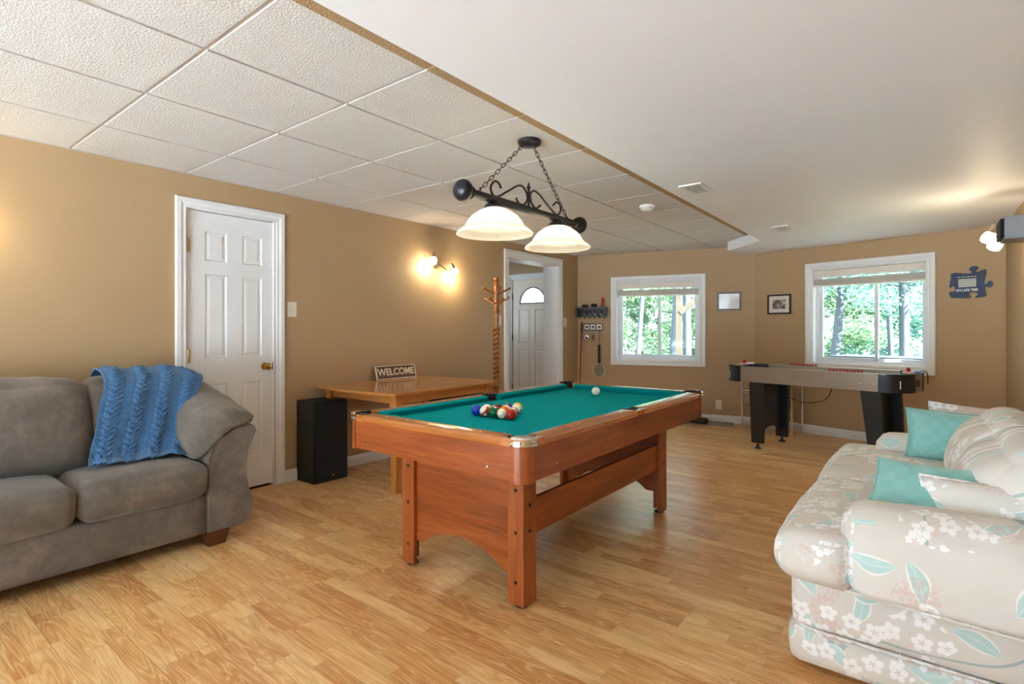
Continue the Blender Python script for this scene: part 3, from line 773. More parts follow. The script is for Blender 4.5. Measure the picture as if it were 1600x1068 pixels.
# legs: L-shaped corner boards, arched end panels, side stretchers
LX0, LX1, LY0, LY1 = -2.095, -1.335, 1.80, 3.36
LW, LT = .082, .092
for lx, sx in ((LX0, 1), (LX1, -1)):
    for ly, sy in ((LY0, 1), (LY1, -1)):
        xa, xb = sorted((lx, lx+sx*LW)); ya, yb = sorted((ly, ly+sy*LT))
        Lp = [(0, 0), (LW, 0), (LW, .02), (.02, .02), (.02, LT), (0, LT)]
        lg = MB().prism([(lx+sx*p, ly+sy*q) for p, q in Lp], lambda p, q, t: (p, q, t), .014, AZ0+.03).build('leg', M['cherryZ'], pt, bevel=.0018)
        sub(lg)
        MB().lathe([(.026, 0), (.03, .004), (.03, .010), (.012, .014)], (lx+sx*.036, ly+sy*.036, 0), 16).build('levelling_foot', M['black'], lg)
        for z in (.50, .32, .11):
            p = (lx+sx*LW*.5, ly-sy*.0005, z); rr = Matrix.Rotation(PI/2*(1 if sy > 0 else -1), 3, 'X')
            MB().lathe([(.008, -.001), (.008, .0015), (.006, .003), (.0035, .0032), (.003, .0015), (0, .0015)], p, 12, rr).build('bolt', M['bolt'], lg)
        for z in (.435, .325):
            p = (lx-sx*.0005, ly+sy*LT*.5, z); rr = Matrix.Rotation(PI/2*(-1 if sx > 0 else 1), 3, 'Y')
            MB().lathe([(.008, -.001), (.008, .0015), (.006, .003), (.0035, .0032), (.003, .0015), (0, .0015)], p, 12, rr).build('bolt', M['bolt'], lg)
for ly, sy in ((LY0+.0205, 1), (LY1-.0385, 1)):
    xa, xb = LX0+.0205, LX1-.0205; w = xb-xa
    poly = [(xa, AZ0+.02), (xa, .13), (xa+.10, .13)]
    for k in range(17):
        f = k/16; poly.append((xa+.115+(w-.23)*f,   .137+.080*math.sin(PI*f)**.75))
    poly += [(xb-.10, .13), (xb, .13), (xb, AZ0+.02)]
    MB().prism(poly, lambda p, q, t: (p, t, q), ly, ly+.018).build('end_panel', M['cherryX'], pt)
for lx in (LX0+.0205, LX1-.0385):
    MB().box(lx, lx+.018, LY0+.039, LY1-.039, .290, .447).build('stretcher', M['cherryY'], pt, bevel=.0015)
MB().box(LX0+.2, LX1-.2, LY0+.35, LY1-.35, .50, .61).build('ball_return_box', M['gap'], pt)  # dark box below the bed, between the legs

# balls
BR = .0285
colors = dict(yellow=srgb(225, 176, 40), blue=srgb(18, 52, 190), red=srgb(196, 44, 34), purple=srgb(60, 38, 110), orange=srgb(232, 112, 20), green=srgb(10, 110, 66), maroon=srgb(140, 30, 34), black=srgb(20, 20, 22), navy=srgb(16, 44, 84))
mats = {}
def bmat(c, st):
    k = (c, st)
    if k not in mats: mats[k] = ball_mat('ball_%s_%s' % (c, 'stripe' if st else 'solid'), colors[c], st)
    return mats[k]
bx, by = -1.745, 2.098
rack = [  # row 0 is the front row nearest the viewer; (colour, striped, number, rotation)
 [('blue', 0, 2, (0, .9, .6)), ('red', 1, 11, (.75, .55, -.85)), ('green', 0, 6, (.3, 1.9, .2)), ('orange', 1, 13, (1.45, .1, .45)), ('red', 0, 3, (2.1, .8, .3))],
 [('yellow', 1, 9, (.5, .3, .2)), ('maroon', 0, 7, (.2, 1.2, .9)), ('orange', 0, 5, (2.2, .4, 1.)), ('navy', 1, 10, (1.2, .35, .3))],
 [('black', 0, 8, (.8, .3, 2.)), ('green', 1, 14, (1.1, .8, .5)), ('blue', 1, 12, (.2, .7, .5))],
 [('purple', 0, 4, (.3, 1.5, 1)), ('maroon', 1, 15, (.25, .5, .2))],
 [('yellow', 0, 1, (2, .4, .2))]]
pos_word = ['left end of the front row', 'second from left in the front row', 'middle of the front row', 'second from right in the front row', 'right end of the front row']
row_word = ['front row', 'second row', 'third row', 'fourth row']
sph = None
for ri, rw in enumerate(rack):
    for k, (c, st, num, rt) in enumerate(rw):
        x = bx+(k-(len(rw)-1)/2)*2*BR*1.004; yv = by+ri*BR*2*.8702
        where = pos_word[k] if ri == 0 else ('at the far tip of the rack' if ri == 4 else 'in the %s of the rack' % row_word[ri])
        cn = {'navy': 'dark blue', 'maroon': 'dark red'}.get(c, c)
        t_ = MB().sphere((0, 0, 0), BR, 28, 18).build('pool_ball', bmat(c, st), smooth=True, auto=180)
        t_.location = (x, yv, BED+BR); t_.rotation_euler = rt
        ROOTM[t_.name] = Matrix()
        tag(t_, ('white and %s striped pool ball, %s' if st else 'solid %s pool ball, %s') % (cn, where), 'ball', 'racked pool balls')
        if ri == 0 and st:
            text_part('ball_number', str(num), .009, M['black'], t_, Matrix.Translation((BR+.0002, 0, 0)) @ Matrix.Rotation(PI/2, 4, 'Y') @ Matrix.Rotation(PI/2, 4, 'Z'), .0002)
p = at_z(931, 611, BED+BR)
cb = MB().sphere((0, 0, 0), BR, 28, 18).build('cue_ball', plain('cue_ball_ivory', srgb(240, 234, 216), .1), smooth=True, auto=180); cb.location = (p.x, p.y, BED+BR)
tag(cb, 'plain white cue ball alone near the far end of the felt', 'ball')

# ------------------------------------------------------------------ pendant over the table
LXP = -1.739
lp = thing('billiard_pendant', 'black iron billiard light with two alabaster glass shades on chains', 'pendant lamp', (LXP, 2.40, CEIL))
MB().lathe([(.0, 0), (.062, 0), (.066, -.006), (.064, -.022), (.05, -.03), (.0, -.032)][::-1], (LXP, 2.40, CEIL), 28).build('ceiling_canopy', M['bronze'], lp, smooth=True)
BZ = 1.842
rx90 = Matrix.Rotation(-PI/2, 3, 'X')
MB().lathe([(.021, -.50), (.021, .50)], (LXP, 2.40, BZ), 20, rx90).build('bar', M['bronze'], lp, smooth=True)
for yy, sg in ((1.885, -1), (2.915, 1)):
    q = Matrix.Rotation(-PI/2*sg, 3, 'X')
    MB().lathe([(.018, -.045), (.030, -.035), (.033, -.028), (.026, -.02), (.030, -.012), (.046, .0), (.052, .014), (.052, .03), (.044, .046), (.028, .056), (.0, .060)], (LXP, yy, BZ), 24, q).build('end_ball', M['bronze'], lp, smooth=True, auto=60)
def link_chain(a, b, n, name):
    a, b = Vector(a), Vector(b); mb = MB(); d = (b-a); L = d.length/n; t = d.normalized()
    s1 = t.cross(Vector((1, 0, 0))).normalized(); s2 = t.cross(s1)
    for k in range(n):
        c = a+d*((k+.5)/n); s = (s1*.9+s2*.45).normalized() if k % 2 else (s2*.9-s1*.45).normalized()
        mb.tube([c+t*(L*.72)*math.cos(2*PI*i/12)+s*.0085*math.sin(2*PI*i/12) for i in range(12)], .0021, 6, True)
    return mb.build(name, M['bronze'], lp, smooth=True)
c1 = at_x(750.5, 296, LXP); c2 = at_x(886, 341, LXP)
link_chain((LXP, 2.40-.045, CEIL-.03), c1, 15, 'chain'); link_chain((LXP, 2.40+.045, CEIL-.03), c2, 17, 'chain')
for c in (c1, c2): MB().tube([(LXP, c.y, BZ+.015), (LXP, c.y, c.z+.006)], .004, 8).sphere((LXP, c.y, c.z+.006), .006, 8, 6).build('chain_hook', M['bronze'], lp, smooth=True)
def smooth_pts(P, n=8):
    out = []
    for i in range(len(P)-1):
        p0, p1, p2, p3 = P[max(i-1, 0)], P[i], P[i+1], P[min(i+2, len(P)-1)]
        for k in range(n):
            t = k/n; out.append(.5*((2*p1)+(p2-p0)*t+(2*p0-5*p1+4*p2-p3)*t*t+(3*p1-p0-3*p2+p3)*t**3))
    return out+[P[-1]]
S1 = [(450, 455), (432, 415), (400, 404), (373, 445), (385, 500), (425, 520), (500, 480), (590, 435), (637, 475), (650, 540), (622, 580), (585, 568), (565, 530)]
S2 = [(750, 585), (715, 608), (680, 565), (672, 505), (700, 476), (745, 508), (800, 580), (870, 656), (900, 630), (898, 585), (872, 562), (845, 585)]
for S in (S1, S2):
    pts = smooth_pts([at_x(690+x/4.854, 200+yv/4.854, LXP) for x, yv in S], 6)
    MB().tube(pts, .0058, 8).build('scroll', M['bronze'], lp, smooth=True)
fy = at_x(690+660/4.854, 200+560/4.854, LXP).y
MB().lathe([(.007, 0), (.007, .10), (.012, .104), (.012, .112), (.006, .118), (.005, .13), (.0, .142)], (LXP, fy, BZ+.015), 12).build('finial', M['bronze'], lp, smooth=True)
for yy in (2.10, 2.685):
    sh = thing('lamp_shade_unit', parent=lp) if False else None
    MB().lathe([(.030, BZ-.012), (.052, BZ-.03), (.058, BZ-.042), (.05, BZ-.05), (.0, BZ-.05)], (LXP, yy, 0), 24).build('shade_fitter', M['bronze'], lp, smooth=True)
    sp = [(.052, BZ-.046), (.085, BZ-.062), (.118, BZ-.085), (.140, BZ-.112), (.152, BZ-.135), (.158, BZ-.142), (.166, BZ-.146), (.180, BZ-.156), (.195, BZ-.172), (.196, BZ-.177), (.192, BZ-.177)]
    sp_unused = [(.176, BZ-.160), (.162, BZ-.151), (.153, BZ-.146), (.147, BZ-.136), (.135, BZ-.115), (.114, BZ-.09), (.083, BZ-.067), (.05, BZ-.051)]
    MB().shell(sp, (LXP, yy, 0), 48).build('glass_shade', M['shade'], lp, smooth=True, auto=180)
    b = MB().sphere((LXP, yy, BZ-.105), .028, 16, 12, (1, 1, 1.25)).lathe([(.014, BZ-.052), (.014, BZ-.085)], (LXP, yy, 0), 12).build('bulb', M['bulb'], lp, smooth=True)
    point('pendant_light', (LXP, yy, BZ-.145), 3.4, (.95, .90, .74), .02, lp)

# ------------------------------------------------------------------ wall sconces
def sconce(loc, rz, label, power, heads, big=1.0):
    """base on wall at loc, local +x away from the wall, y along it"""
    r = thing('wall_spotlight', label, 'wall lamp', loc, rz, 'brushed nickel wall spotlights')
    MB().lathe([(.0, 0), (.045, 0), (.045, .012), (.038, .02), (.0, .022)], (0, 0, 0), 24, Matrix.Rotation(PI/2, 3, 'Y')).build('wall_plate', M['steel'], r, smooth=True, world=False)
    MB().tube([(0.01, 0, 0), (.05, 0, 0)], .008, 8).build('stem', M['steel'], r, smooth=True, world=False)
    arm = smooth_pts([Vector(q) for q in ((.055, -.19, .062), (.05, -.13, .02), (.045, -.06, .02), (.045, 0, 0), (.05, .07, -.03), (.055, .12, -.055), (.06, .17, -.045))], 5)
    MB().tube(arm, .0075, 8).build('arm', M['steel'], r, smooth=True, world=False)
    for (pos, dirv) in heads:
        d = Vector(dirv).normalized(); q = d.to_track_quat('Z', 'Y').to_matrix(); pos = Vector(pos)
        MB().lathe([(.0, -.05), (.018, -.048), (.023, -.036), (.023, .0), (.026, .004), (.026, .008), (.0, .008)], pos, 18, q).tube([pos-d*.02, (pos.x*.5+.02, pos.y, pos.z+.0)], .005, 6).build('lamp_head', M['steel'], r, smooth=True, world=False)
        MB().lathe([(a*big, b*big) for a, b in [(.0, .004), (.024, .006), (.033, .022), (.036, .045), (.032, .064), (.018, .072), (.0, .073)]], pos, 18, q).build('lamp_glass', M['spot'], r, smooth=True, world=False)
        pp = ROOTM[r.name] @ (pos+d*(.085*big+.025))
        point('spot_light', pp, power, (.95, .80, .52), .03, r)
    return r
H2 = [((.085, -.035, .05), (.3, -.25, -1)), ((.09, .165, -.005), (.35, .35, -.9))]
sconce((XL, 3.80, 1.845), 0, 'two-headed nickel wall spotlight above the wooden table', 5, [((.085, -.09, .055), (.0, -.35, -.9)), ((.09, .17, -.03), (.15, .45, -.8))])
sconce((XL, .18, 1.845), 0, 'two-headed nickel wall spotlight above the grey sofa', 3, [((.085, -.09, .055), (.0, -.35, -.9)), ((.09, .17, -.03), (.15, .45, -.8))])
sconce((XR, 4.98, 1.86), PI, 'two-headed brass toned wall spotlight beside the grey wall speaker', 3.2, [((.20, -.015, .003), (.35, -.1, -.8)), ((.17, .035, -.055), (.35, .15, -.8))], 1.15)
ws = thing('wall_speaker', 'small grey speaker mounted high on the right wall', 'speaker', (XR, 4.18, 1.75))
MB().box(XR-.215, XR-.045, 4.06, 4.30, 1.69, 1.815).build('cabinet', M['greypl'], ws, bevel=.015, segs=3)
MB().box(XR-.232, XR-.213, 4.07, 4.29, 1.70, 1.805).build('grille', M['grille'], ws, bevel=.008)
MB().box(XR-.05, XR, 4.13, 4.23, 1.71, 1.79).build('wall_bracket', M['black'], ws, bevel=.004)

# ------------------------------------------------------------------ left wall furniture
sp1 = thing('floor_speaker', 'black floor speaker standing beside the white door', 'speaker', (-3.80, 2.44, 0))
def speaker(r, x0, x1, y0, y1, h, badge=True):
    MB().box(x0, x1-.02, y0, y1, 0, h).build('cabinet', M['blackcloth'], r, bevel=.004)
    MB().box(x1-.02, x1, y0+.004, y1-.004, .006, h-.012).build('grille', M['grille'], r, bevel=.008, segs=3)
    if badge: MB().box(x1, x1+.002, (y0+y1)/2+.0, (y0+y1)/2+.018, .035, .055).build('badge', M['brass'], r)
speaker(sp1, XL+.004, -3.672, 2.295, 2.585, .626)
sp2 = thing('black_cabinet', 'low black cabinet standing behind the far end of the wooden table', 'cabinet', (-3.76, 3.93, 0))
MB().box(XL+.02, -3.60, 3.68, 4.16, .02, .64).build('body', M['blackcloth'], sp2, bevel=.004)
MB().box(-3.60, -3.585, 3.685, 4.155, .03, .63).build('front_panel', M['grille'], sp2, bevel=.004)
MB().box(XL+.04, -3.62, 3.70, 4.14, 0, .02).build('plinth', M['black'], sp2)

# oak table with bowed ends
TZ = .727; TX0, TX1, TY0, TY1 = -3.915, -2.955, 2.47, 3.65
wt = thing('wooden_table', 'honey oak dining table with bowed ends pushed against the wall', 'table', ((TX0+TX1)/2, (TY0+TY1)/2, 0))
def tabletop(grow, bow):
    P = []
    n = 14
    for k in range(n+1):
        f = k/n; P.append((TX0-grow+(TX1-TX0+2*grow)*f, TY0-grow-bow*(1-(2*f-1)**2)))
    for k in range(n+1):
        f = 1-k/n; P.append((TX0-grow+(TX1-TX0+2*grow)*f, TY1+grow+bow*(1-(2*f-1)**2)))
    return P
mb = MB(); mb.prism(tabletop(0, .055), lambda p, q, t: (p, q, t), TZ-.018, TZ)
ttp = mb.build('tabletop', M['honeyY'], wt, bevel=.006, segs=2)
MB().box(TX0+.07, TX1-.07, TY0+.07, TY0+.09, TZ-.085, TZ-.018).build('apron', M['honeyX'], wt); MB().box(TX0+.07, TX1-.07, TY1-.09, TY1-.07, TZ-.085, TZ-.018).build('apron', M['honeyX'], wt)
MB().box(TX0+.06, TX0+.08, TY0+.07, TY1-.07, TZ-.085, TZ-.018).build('apron', M['honeyY'], wt); MB().box(TX1-.08, TX1-.06, TY0+.07, TY1-.07, TZ-.085, TZ-.018).build('apron', M['honeyY'], wt)
for lx in (TX0+.04, TX1-.115):
    for ly in (TY0+.045, TY1-.115):
        a, b = .07, .052; o = (a-b)/2
        MB().hexa([(lx+o, ly+o, 0), (lx+o+b, ly+o, 0), (lx+o+b, ly+o+b, 0), (lx+o, ly+o+b, 0), (lx, ly, TZ-.018), (lx+a, ly, TZ-.018), (lx+a, ly+a, TZ-.018), (lx, ly+a, TZ-.018)]).build('leg', M['honeyZ'], wt, bevel=.004)
# WELCOME sign leaning on the wall
sg = thing('welcome_sign', 'small wooden sign reading WELCOME leaning on the wall', 'sign', (-3.84, 3.25, TZ))
tl = math.radians(-14)
base_m = Matrix.Translation((-3.862, 3.25, TZ+.0015)) @ Matrix.Rotation(tl, 4, 'Y')   # local: y along, z up the board, x thickness
def sbox(name, x0, x1, y0, y1, z0, z1, mat): return MB().box(x0, x1, y0, y1, z0, z1, base_m).build(name, mat, sg)
sbox('board', -.004, .008, -.225, .225, .006, .122, M['signwood'])
mbf = MB()
for b in ((-.23, .23, 0, .008), (-.23, .23, .120, .128), (-.23, -.222, 0, .128), (.222, .23, 0, .128)): mbf.box(-.005, .012, b[0], b[1], b[2], b[3], base_m)
mbf.build('frame', M['cream'], sg)
text_part('lettering', 'WELCOME', .088, M['cream'], sg, base_m @ Matrix.Translation((.0085, 0, .066)) @ Matrix.Rotation(PI/2, 4, 'Z') @ Matrix.Rotation(PI/2, 4, 'X'), .0012, .0022)

# coat tree with barley twist
ct = thing('coat_tree', 'turned oak coat tree with barley twist post and angled pegs', 'coat tree', (-3.62, 4.40, 0))
cx, cy = -3.62, 4.40
CTOP = at_x(778, 433, cx).z
mb = MB()
def twist(u, v):
    z = .20+v*(1.20-.20); a = 2*PI*u; rr = .030*(1+.30*math.cos(2*(a-z*62)))
    return (cx+rr*math.cos(a), cy+rr*math.sin(a), z)
mb.grid(twist, 20, 220, closed_u=True)
mb.build('twist_post', M['oakdark'], ct, smooth=True, auto=180)
Z0 = 1.19
MB().lathe([(.028, Z0-.01), (.034, Z0+.0), (.034, Z0+.014), (.028, Z0+.02), (.030, Z0+.03), (.024, Z0+.05), (.030, Z0+.11), (.024, Z0+.17), (.032, Z0+.18), (.034, Z0+.195), (.026, Z0+.21), (.030, Z0+.26), (.033, Z0+.28), (.027, Z0+.29), (.028, Z0+.38), (.032, Z0+.42), (.028, Z0+.44), (.026, CTOP-.05), (.022, CTOP-.045), (.030, CTOP-.035), (.034, CTOP-.018), (.028, CTOP-.004), (.0, CTOP)], (cx, cy, 0), 20).build('turned_top', M['oakdark'], ct, smooth=True)
MB().lathe([(.034, .08), (.046, .09), (.046, .16), (.034, .20), (.03, .21)], (cx, cy, 0), 20).build('base_block', M['oakdark'], ct, smooth=True)
for k in range(4):
    a = k*PI/2+.5; ca, sa = math.cos(a), math.sin(a)
    MB().tube([(cx+.03*ca, cy+.03*sa, .13), (cx+.12*ca, cy+.12*sa, .11), (cx+.2*ca, cy+.2*sa, .04), (cx+.24*ca, cy+.24*sa, .014)], [.022, .022, .018, .014], 10).build('foot', M['oakdark'], ct, smooth=True)
for z, offs in ((1.455, .15), (1.560, .95)):
    for k in range(4):
        a = offs+k*PI/2; ca, sa = math.cos(a), math.sin(a)
        MB().tube([(cx+.02*ca, cy+.02*sa, z), (cx+.11*ca, cy+.11*sa, z+.045), (cx+.15*ca, cy+.15*sa, z+.065), (cx+.155*ca, cy+.155*sa, z+.068)], [.009, .010, .013, .008], 10).build('peg', M['oakdark'], ct, smooth=True)

# switches and outlets
def plate(name, label, cat, M4, kind, group):
    r = D.objects.new(name, None); COL.objects.link(r); r.matrix_world = M4; ROOTM[r.name] = M4; tag(r, label, cat, group)
    MB().box(-.036, .036, -.006, 0, -.058, .058).build('cover_plate', M['alm'], r, world=False, bevel=.003)
    if kind == 'switch': MB().box(-.005, .005, -.016, -.005, -.002, .014).build('toggle', M['alm'], r, world=False, bevel=.001); MB().box(-.010, .010, -.007, -.005, -.02, .02).build('toggle_frame', M['cream'], r, world=False)
    else:
        for z in (-.026, .026): MB().box(-.016, .016, -.0085, -.005, z-.018, z+.018).build('socket', M['cream'], r, world=False, bevel=.004); 
    return r
frame_l = lambda y, z: Matrix.Translation((XL, y, z)) @ Matrix.Rotation(PI/2, 4, 'Z')
plate('light_switch', 'almond light switch on the wall right of the six panel door', 'switch', frame_l(2.257, 1.34), 'switch', 'light switches')
plate('light_switch', 'almond light switch on the wall right of the entry doorway', 'switch', frame_l(6.262, 1.286), 'switch', 'light switches')
plate('light_switch', 'almond light switch behind the coat tree left of the entry doorway', 'switch', frame_l(4.83, 1.29), 'switch', 'light switches')
FL = Matrix.Translation((A0.x, A0.y, 0)) @ Matrix.Rotation(aL, 4, 'Z'); FR = Matrix.Translation((P0.x, P0.y, 0)) @ Matrix.Rotation(aR, 4, 'Z')
plate('wall_outlet', 'almond electrical outlet low on the back wall', 'outlet', FL @ Matrix.Translation((lenL-.427, 0, .224)), 'outlet', None)

# ------------------------------------------------------------------ grey sofa along the left wall
gs = thing('grey_sofa', 'grey brown microsuede sofa with flared padded arms', 'sofa', (-3.48, .40, 0))
MB().soft((-3.475, .345, .178), (.77, 1.91, .225), .03, 10).build('base', M['suede'], gs, smooth=True, auto=180)
MB().soft((-3.80, .40, .42), (.22, 2.15, .70), .06, 10).build('back_frame', M['suede'], gs, smooth=True, auto=180)
for k, (a, b) in enumerate(((.722, 1.285), (.152, .716), (-.418, .146))):
    MB().soft((-3.345, (a+b)/2, .372), (.59, b-a, .185), .055, 16, (.012, .004, .022), .006, 3+k*5, freq=7).build('seat_cushion', M['suede'], gs, smooth=True, auto=180)
def lean(amount):
    def f(o, p): o.x -= amount*p[2]; return o
    return f
for k, (a, b, h) in enumerate(((.83, 1.40, .47), (.14, .90, .47), (-.50, .16, .47))):
    MB().soft((-3.575+(0 if k else -.02), (a+b)/2, .685+(0 if k else -.01)), (.25, b-a, h), .11, 18, (.05, .015, .015), .014, 11+k*7, freq=4.5, shape=lean(.06)).build('back_cushion', M['suede'], gs, smooth=True, auto=180)
ARM = [(1.285, .075), (1.285, .48), (1.30, .53), (1.345, .585), (1.42, .622), (1.50, .632), (1.535, .625), (1.545, .598), (1.525, .555), (1.500, .49), (1.488, .42), (1.490, .34), (1.505, .26), (1.522, .19), (1.520, .135), (1.495, .095), (1.45, .075)]
def arm(sgn, name):
    fy = (lambda yv: yv) if sgn > 0 else (lambda yv: .80-yv)
    mb = MB()
    def fn(p, q, t):
        lift = max(0, (q-.45))*(-t-3.08)*.9
        return (t, fy(p), q+lift)
    mb.prism(ARM, fn, -3.90, -3.075)
    mb.build('arm', M['suede'], gs, bevel=.010, segs=3, auto=50)
    PADP = [(1.245, .475), (1.225, .55), (1.245, .63), (1.30, .69), (1.38, .722), (1.46, .718), (1.53, .695), (1.562, .665), (1.552, .640), (1.50, .632), (1.42, .615), (1.34, .565), (1.30, .50)]
    n = len(PADP); cyv, czv = 1.40, .655
    def pad(u, v):
        i = u*n; a, b = PADP[int(i) % n], PADP[(int(i)+1) % n]; f = i-int(i)
        yv, zv = a[0]*(1-f)+b[0]*f, a[1]*(1-f)+b[1]*f
        t = v; x = -3.86+(.80)*t
        k = 1.0
        if t > .88: k = math.sqrt(max(0, 1-((t-.88)/.12)**2*.97))
        ny, nz = cyv-.02+(yv-cyv+.02)*(.25+.75*k), czv+(zv-czv)*(.25+.75*k)
        w = mnoise.noise(Vector((x*9, yv*11, zv*6)))*.012*min(1, (1-t)*6)
        lift = (-x-3.08)*.22*max(0, min(1, (zv-.45)/.2))
        return (x, fy(ny+w*.5), nz+lift+w)
    mb = MB(); V = mb.grid(pad, n*3, 26, closed_u=True)
    mb.face([r[-1] for r in V]); mb.face([r[0] for r in V][::-1])
    mb.build('arm_pad', M['suede'], gs, smooth=True, auto=180)
arm(1, 'r'); arm(-1, 'l')
for yv in (1.335, -.535):
    for x in (-3.135, -3.80):
        a, b, h = .062, .048, .082
        MB().hexa([(x-b+.01, yv-b, 0), (x+b+.005, yv-b, 0), (x+b+.005, yv+b-.01, 0), (x-b+.01, yv+b-.01, 0), (x-a, yv-a, h), (x+a, yv-a, h), (x+a, yv+a, h), (x-a, yv+a, h)]).build('leg', M['walnut'], gs, bevel=.004)

# blue crocheted throw over the right back cushion
th = MB()
PATH = [Vector(p) for p in ((-3.80, 0, .845), (-3.735, 0, .915), (-3.665, 0, .945), (-3.575, 0, .925), (-3.495, 0, .86), (-3.44, 0, .76), (-3.405, 0, .66), (-3.375, 0, .57), (-3.345, 0, .515), (-3.30, 0, .492), (-3.255, 0, .4905))]
sm = smooth_pts(PATH, 12)
seglen = [0]
for a, b in zip(sm, sm[1:]): seglen.append(seglen[-1]+(b-a).length)
def path_at(t):
    L = t*seglen[-1]; i = 0
    while i < len(seglen)-2 and seglen[i+1] < L: i += 1
    f = (L-seglen[i])/max(1e-9, seglen[i+1]-seglen[i]); return sm[i]*(1-f)+sm[i+1]*f
NU, NV = 190, 210
TW, TL = .62, seglen[-1]
def cable(u, v):
    h = 0; d0 = 0
    for c in (.13, .38, .63, .88):
        du = (u-c)*TW
        if abs(du) < .044:
            fr = (v*TL/.030) % 1; sl = abs(du)/.042
            k = math.cos(2*PI*(fr+sl*.75))
            h += (.008*k+.004)*(1-min(1, (abs(du)/.044)**4))
    h += .0012*math.sin(v*TL*2*PI/.0085)*math.sin(u*TW*2*PI/.0085)
    return h
def throw_pt(u, v):
    p = path_at(v).copy()
    top = max(0, 1-v/.52)
    yv = .80+.45*u + (.135+.02*u)*min(1, max(0, (1-v)/.62)) + .085*u*max(0, 1-v/.5)
    r = max(0, u-.72)/.28                        # right edge slides off over the end of the back and arm
    drop = r*r*(.12*max(0, 1-v/.35)+.02)
    p.z -= drop; p.x += r*r*.02
    w = mnoise.noise(Vector((u*3.1, v*2.2, 3.3)))*.016+math.sin(u*19+v*4)*.005*v
    edge = mnoise.noise(Vector((u*6, v*9, 1.3)))*.010
    # lower hem bunches on the seat
    if v > .86: w += math.sin(u*26)*.006*(v-.86)/.14; p.x += mnoise.noise(Vector((u*4.5, 0, 7)))*.03*(v-.86)/.14
    n = Vector((.8, 0, .6)) if v > .2 else Vector((.3, 0, .95))
    if v > .88: n = Vector((.25, 0, .97))
    return p+Vector((0, yv+edge*.6, 0))+n*(max(w, -.004)+cable(u, v)+.012)
V = th.grid(throw_pt, NU, NV)
def hole(u, v):
    for c in (.13, .38, .63, .88):
        du = abs(u-c)*TW
        if .008 < du < .038 and math.cos(2*PI*((v*TL/.030) % 1+du/.042*.75)) < -.72: return True
    return False
dead = [f for f in th.bm.faces if False]
uvl = th.bm.loops.layers.uv.new('UVMap')
th.bm.verts.index_update()
idx = {v.index: (i/NU*TW, j/NV*TL) for i, r in enumerate(V) for j, v in enumerate(r)}
for f in th.bm.faces:
    for l in f.loops: l[uvl].uv = idx[l.vert.index]
bmesh.ops.delete(th.bm, geom=[f for f in th.bm.faces if hole(sum(l[uvl].uv.x for l in f.loops)/4/TW, sum(l[uvl].uv.y for l in f.loops)/4/TL)], context='FACES')
tho = th.build('crochet_throw', M['crochet'], smooth=True, auto=180, fix=False)
sd = tho.modifiers.new('thickness', 'SOLIDIFY'); sd.thickness = .006; sd.offset = -1
tag(tho, 'blue crocheted throw blanket draped over the grey sofa back', 'blanket')

# ------------------------------------------------------------------ floral loveseat along the right wall
FY0, FY1 = 2.03, 3.84
fs = thing('floral_loveseat', 'cream floral slipcovered loveseat with rolled arms', 'sofa', (.05, 2.93, 0))
F_ = M['floral']
def fbuild(mb, name, uv=True): return mb.build(name, F_, fs, smooth=True, auto=180, uv=uv)
fbuild(MB().soft((.065, (FY0+FY1)/2+.02, .245), (.90, FY1-FY0-.05, .20), .045, 12, (.012, .012, 0)), 'base')
fbuild(MB().soft((.063, (FY0+FY1)/2+.02, .088), (.915, FY1-FY0-.04, .140), .05, 12, (.012, .012, 0), .003, 2), 'skirt_band')
mb = MB(); zz = .155; rx, ryv = .452, (FY1-FY0)/2-.022; pts = []
for k in range(48):
    a = 2*PI*k/48; ca, sa = math.cos(a), math.sin(a); e = .16
    pts.append((.063+rx*math.copysign(abs(ca)**e, ca), (FY0+FY1)/2+.02+ryv*math.copysign(abs(sa)**e, sa), zz))
fbuild(mb.tube(pts, .006, 6, True), 'welt')
fbuild(MB().soft((.40, (FY0+FY1)/2, .46), (.22, FY1-FY0-.1, .62), .09, 12), 'back_frame')
for k, (a, b) in enumerate(((1.985, 2.925), (2.935, 3.86))):
    near = k == 0
    def tee(o, p, near=near):
        return o
    # T-shaped seat cushion: main block plus the nose that wraps in front of the arm
    mb = MB(); cyc = (a+b)/2
    def shp(o, p, near=near, a=a, b=b, cyc=cyc):
        back = max(0, min(1, (o.x+.10)/.06))       # towards the sofa back the cushion narrows to clear the arm
        lim = .285
        if near and o.y < -(b-a)/2+lim: o.y = o.y*(1-back)+max(o.y, -(b-a)/2+lim*.98)*back
        if (not near) and o.y > (b-a)/2-lim: o.y = o.y*(1-back)+min(o.y, (b-a)/2-lim*.98)*back
        return o
    mb.soft((-.10, cyc, .415), (.64, b-a, .165), .07, 22, (.02, .008, .026), .004, 5+k*3, freq=5, shape=shp)
    fbuild(mb, 'seat_cushion')
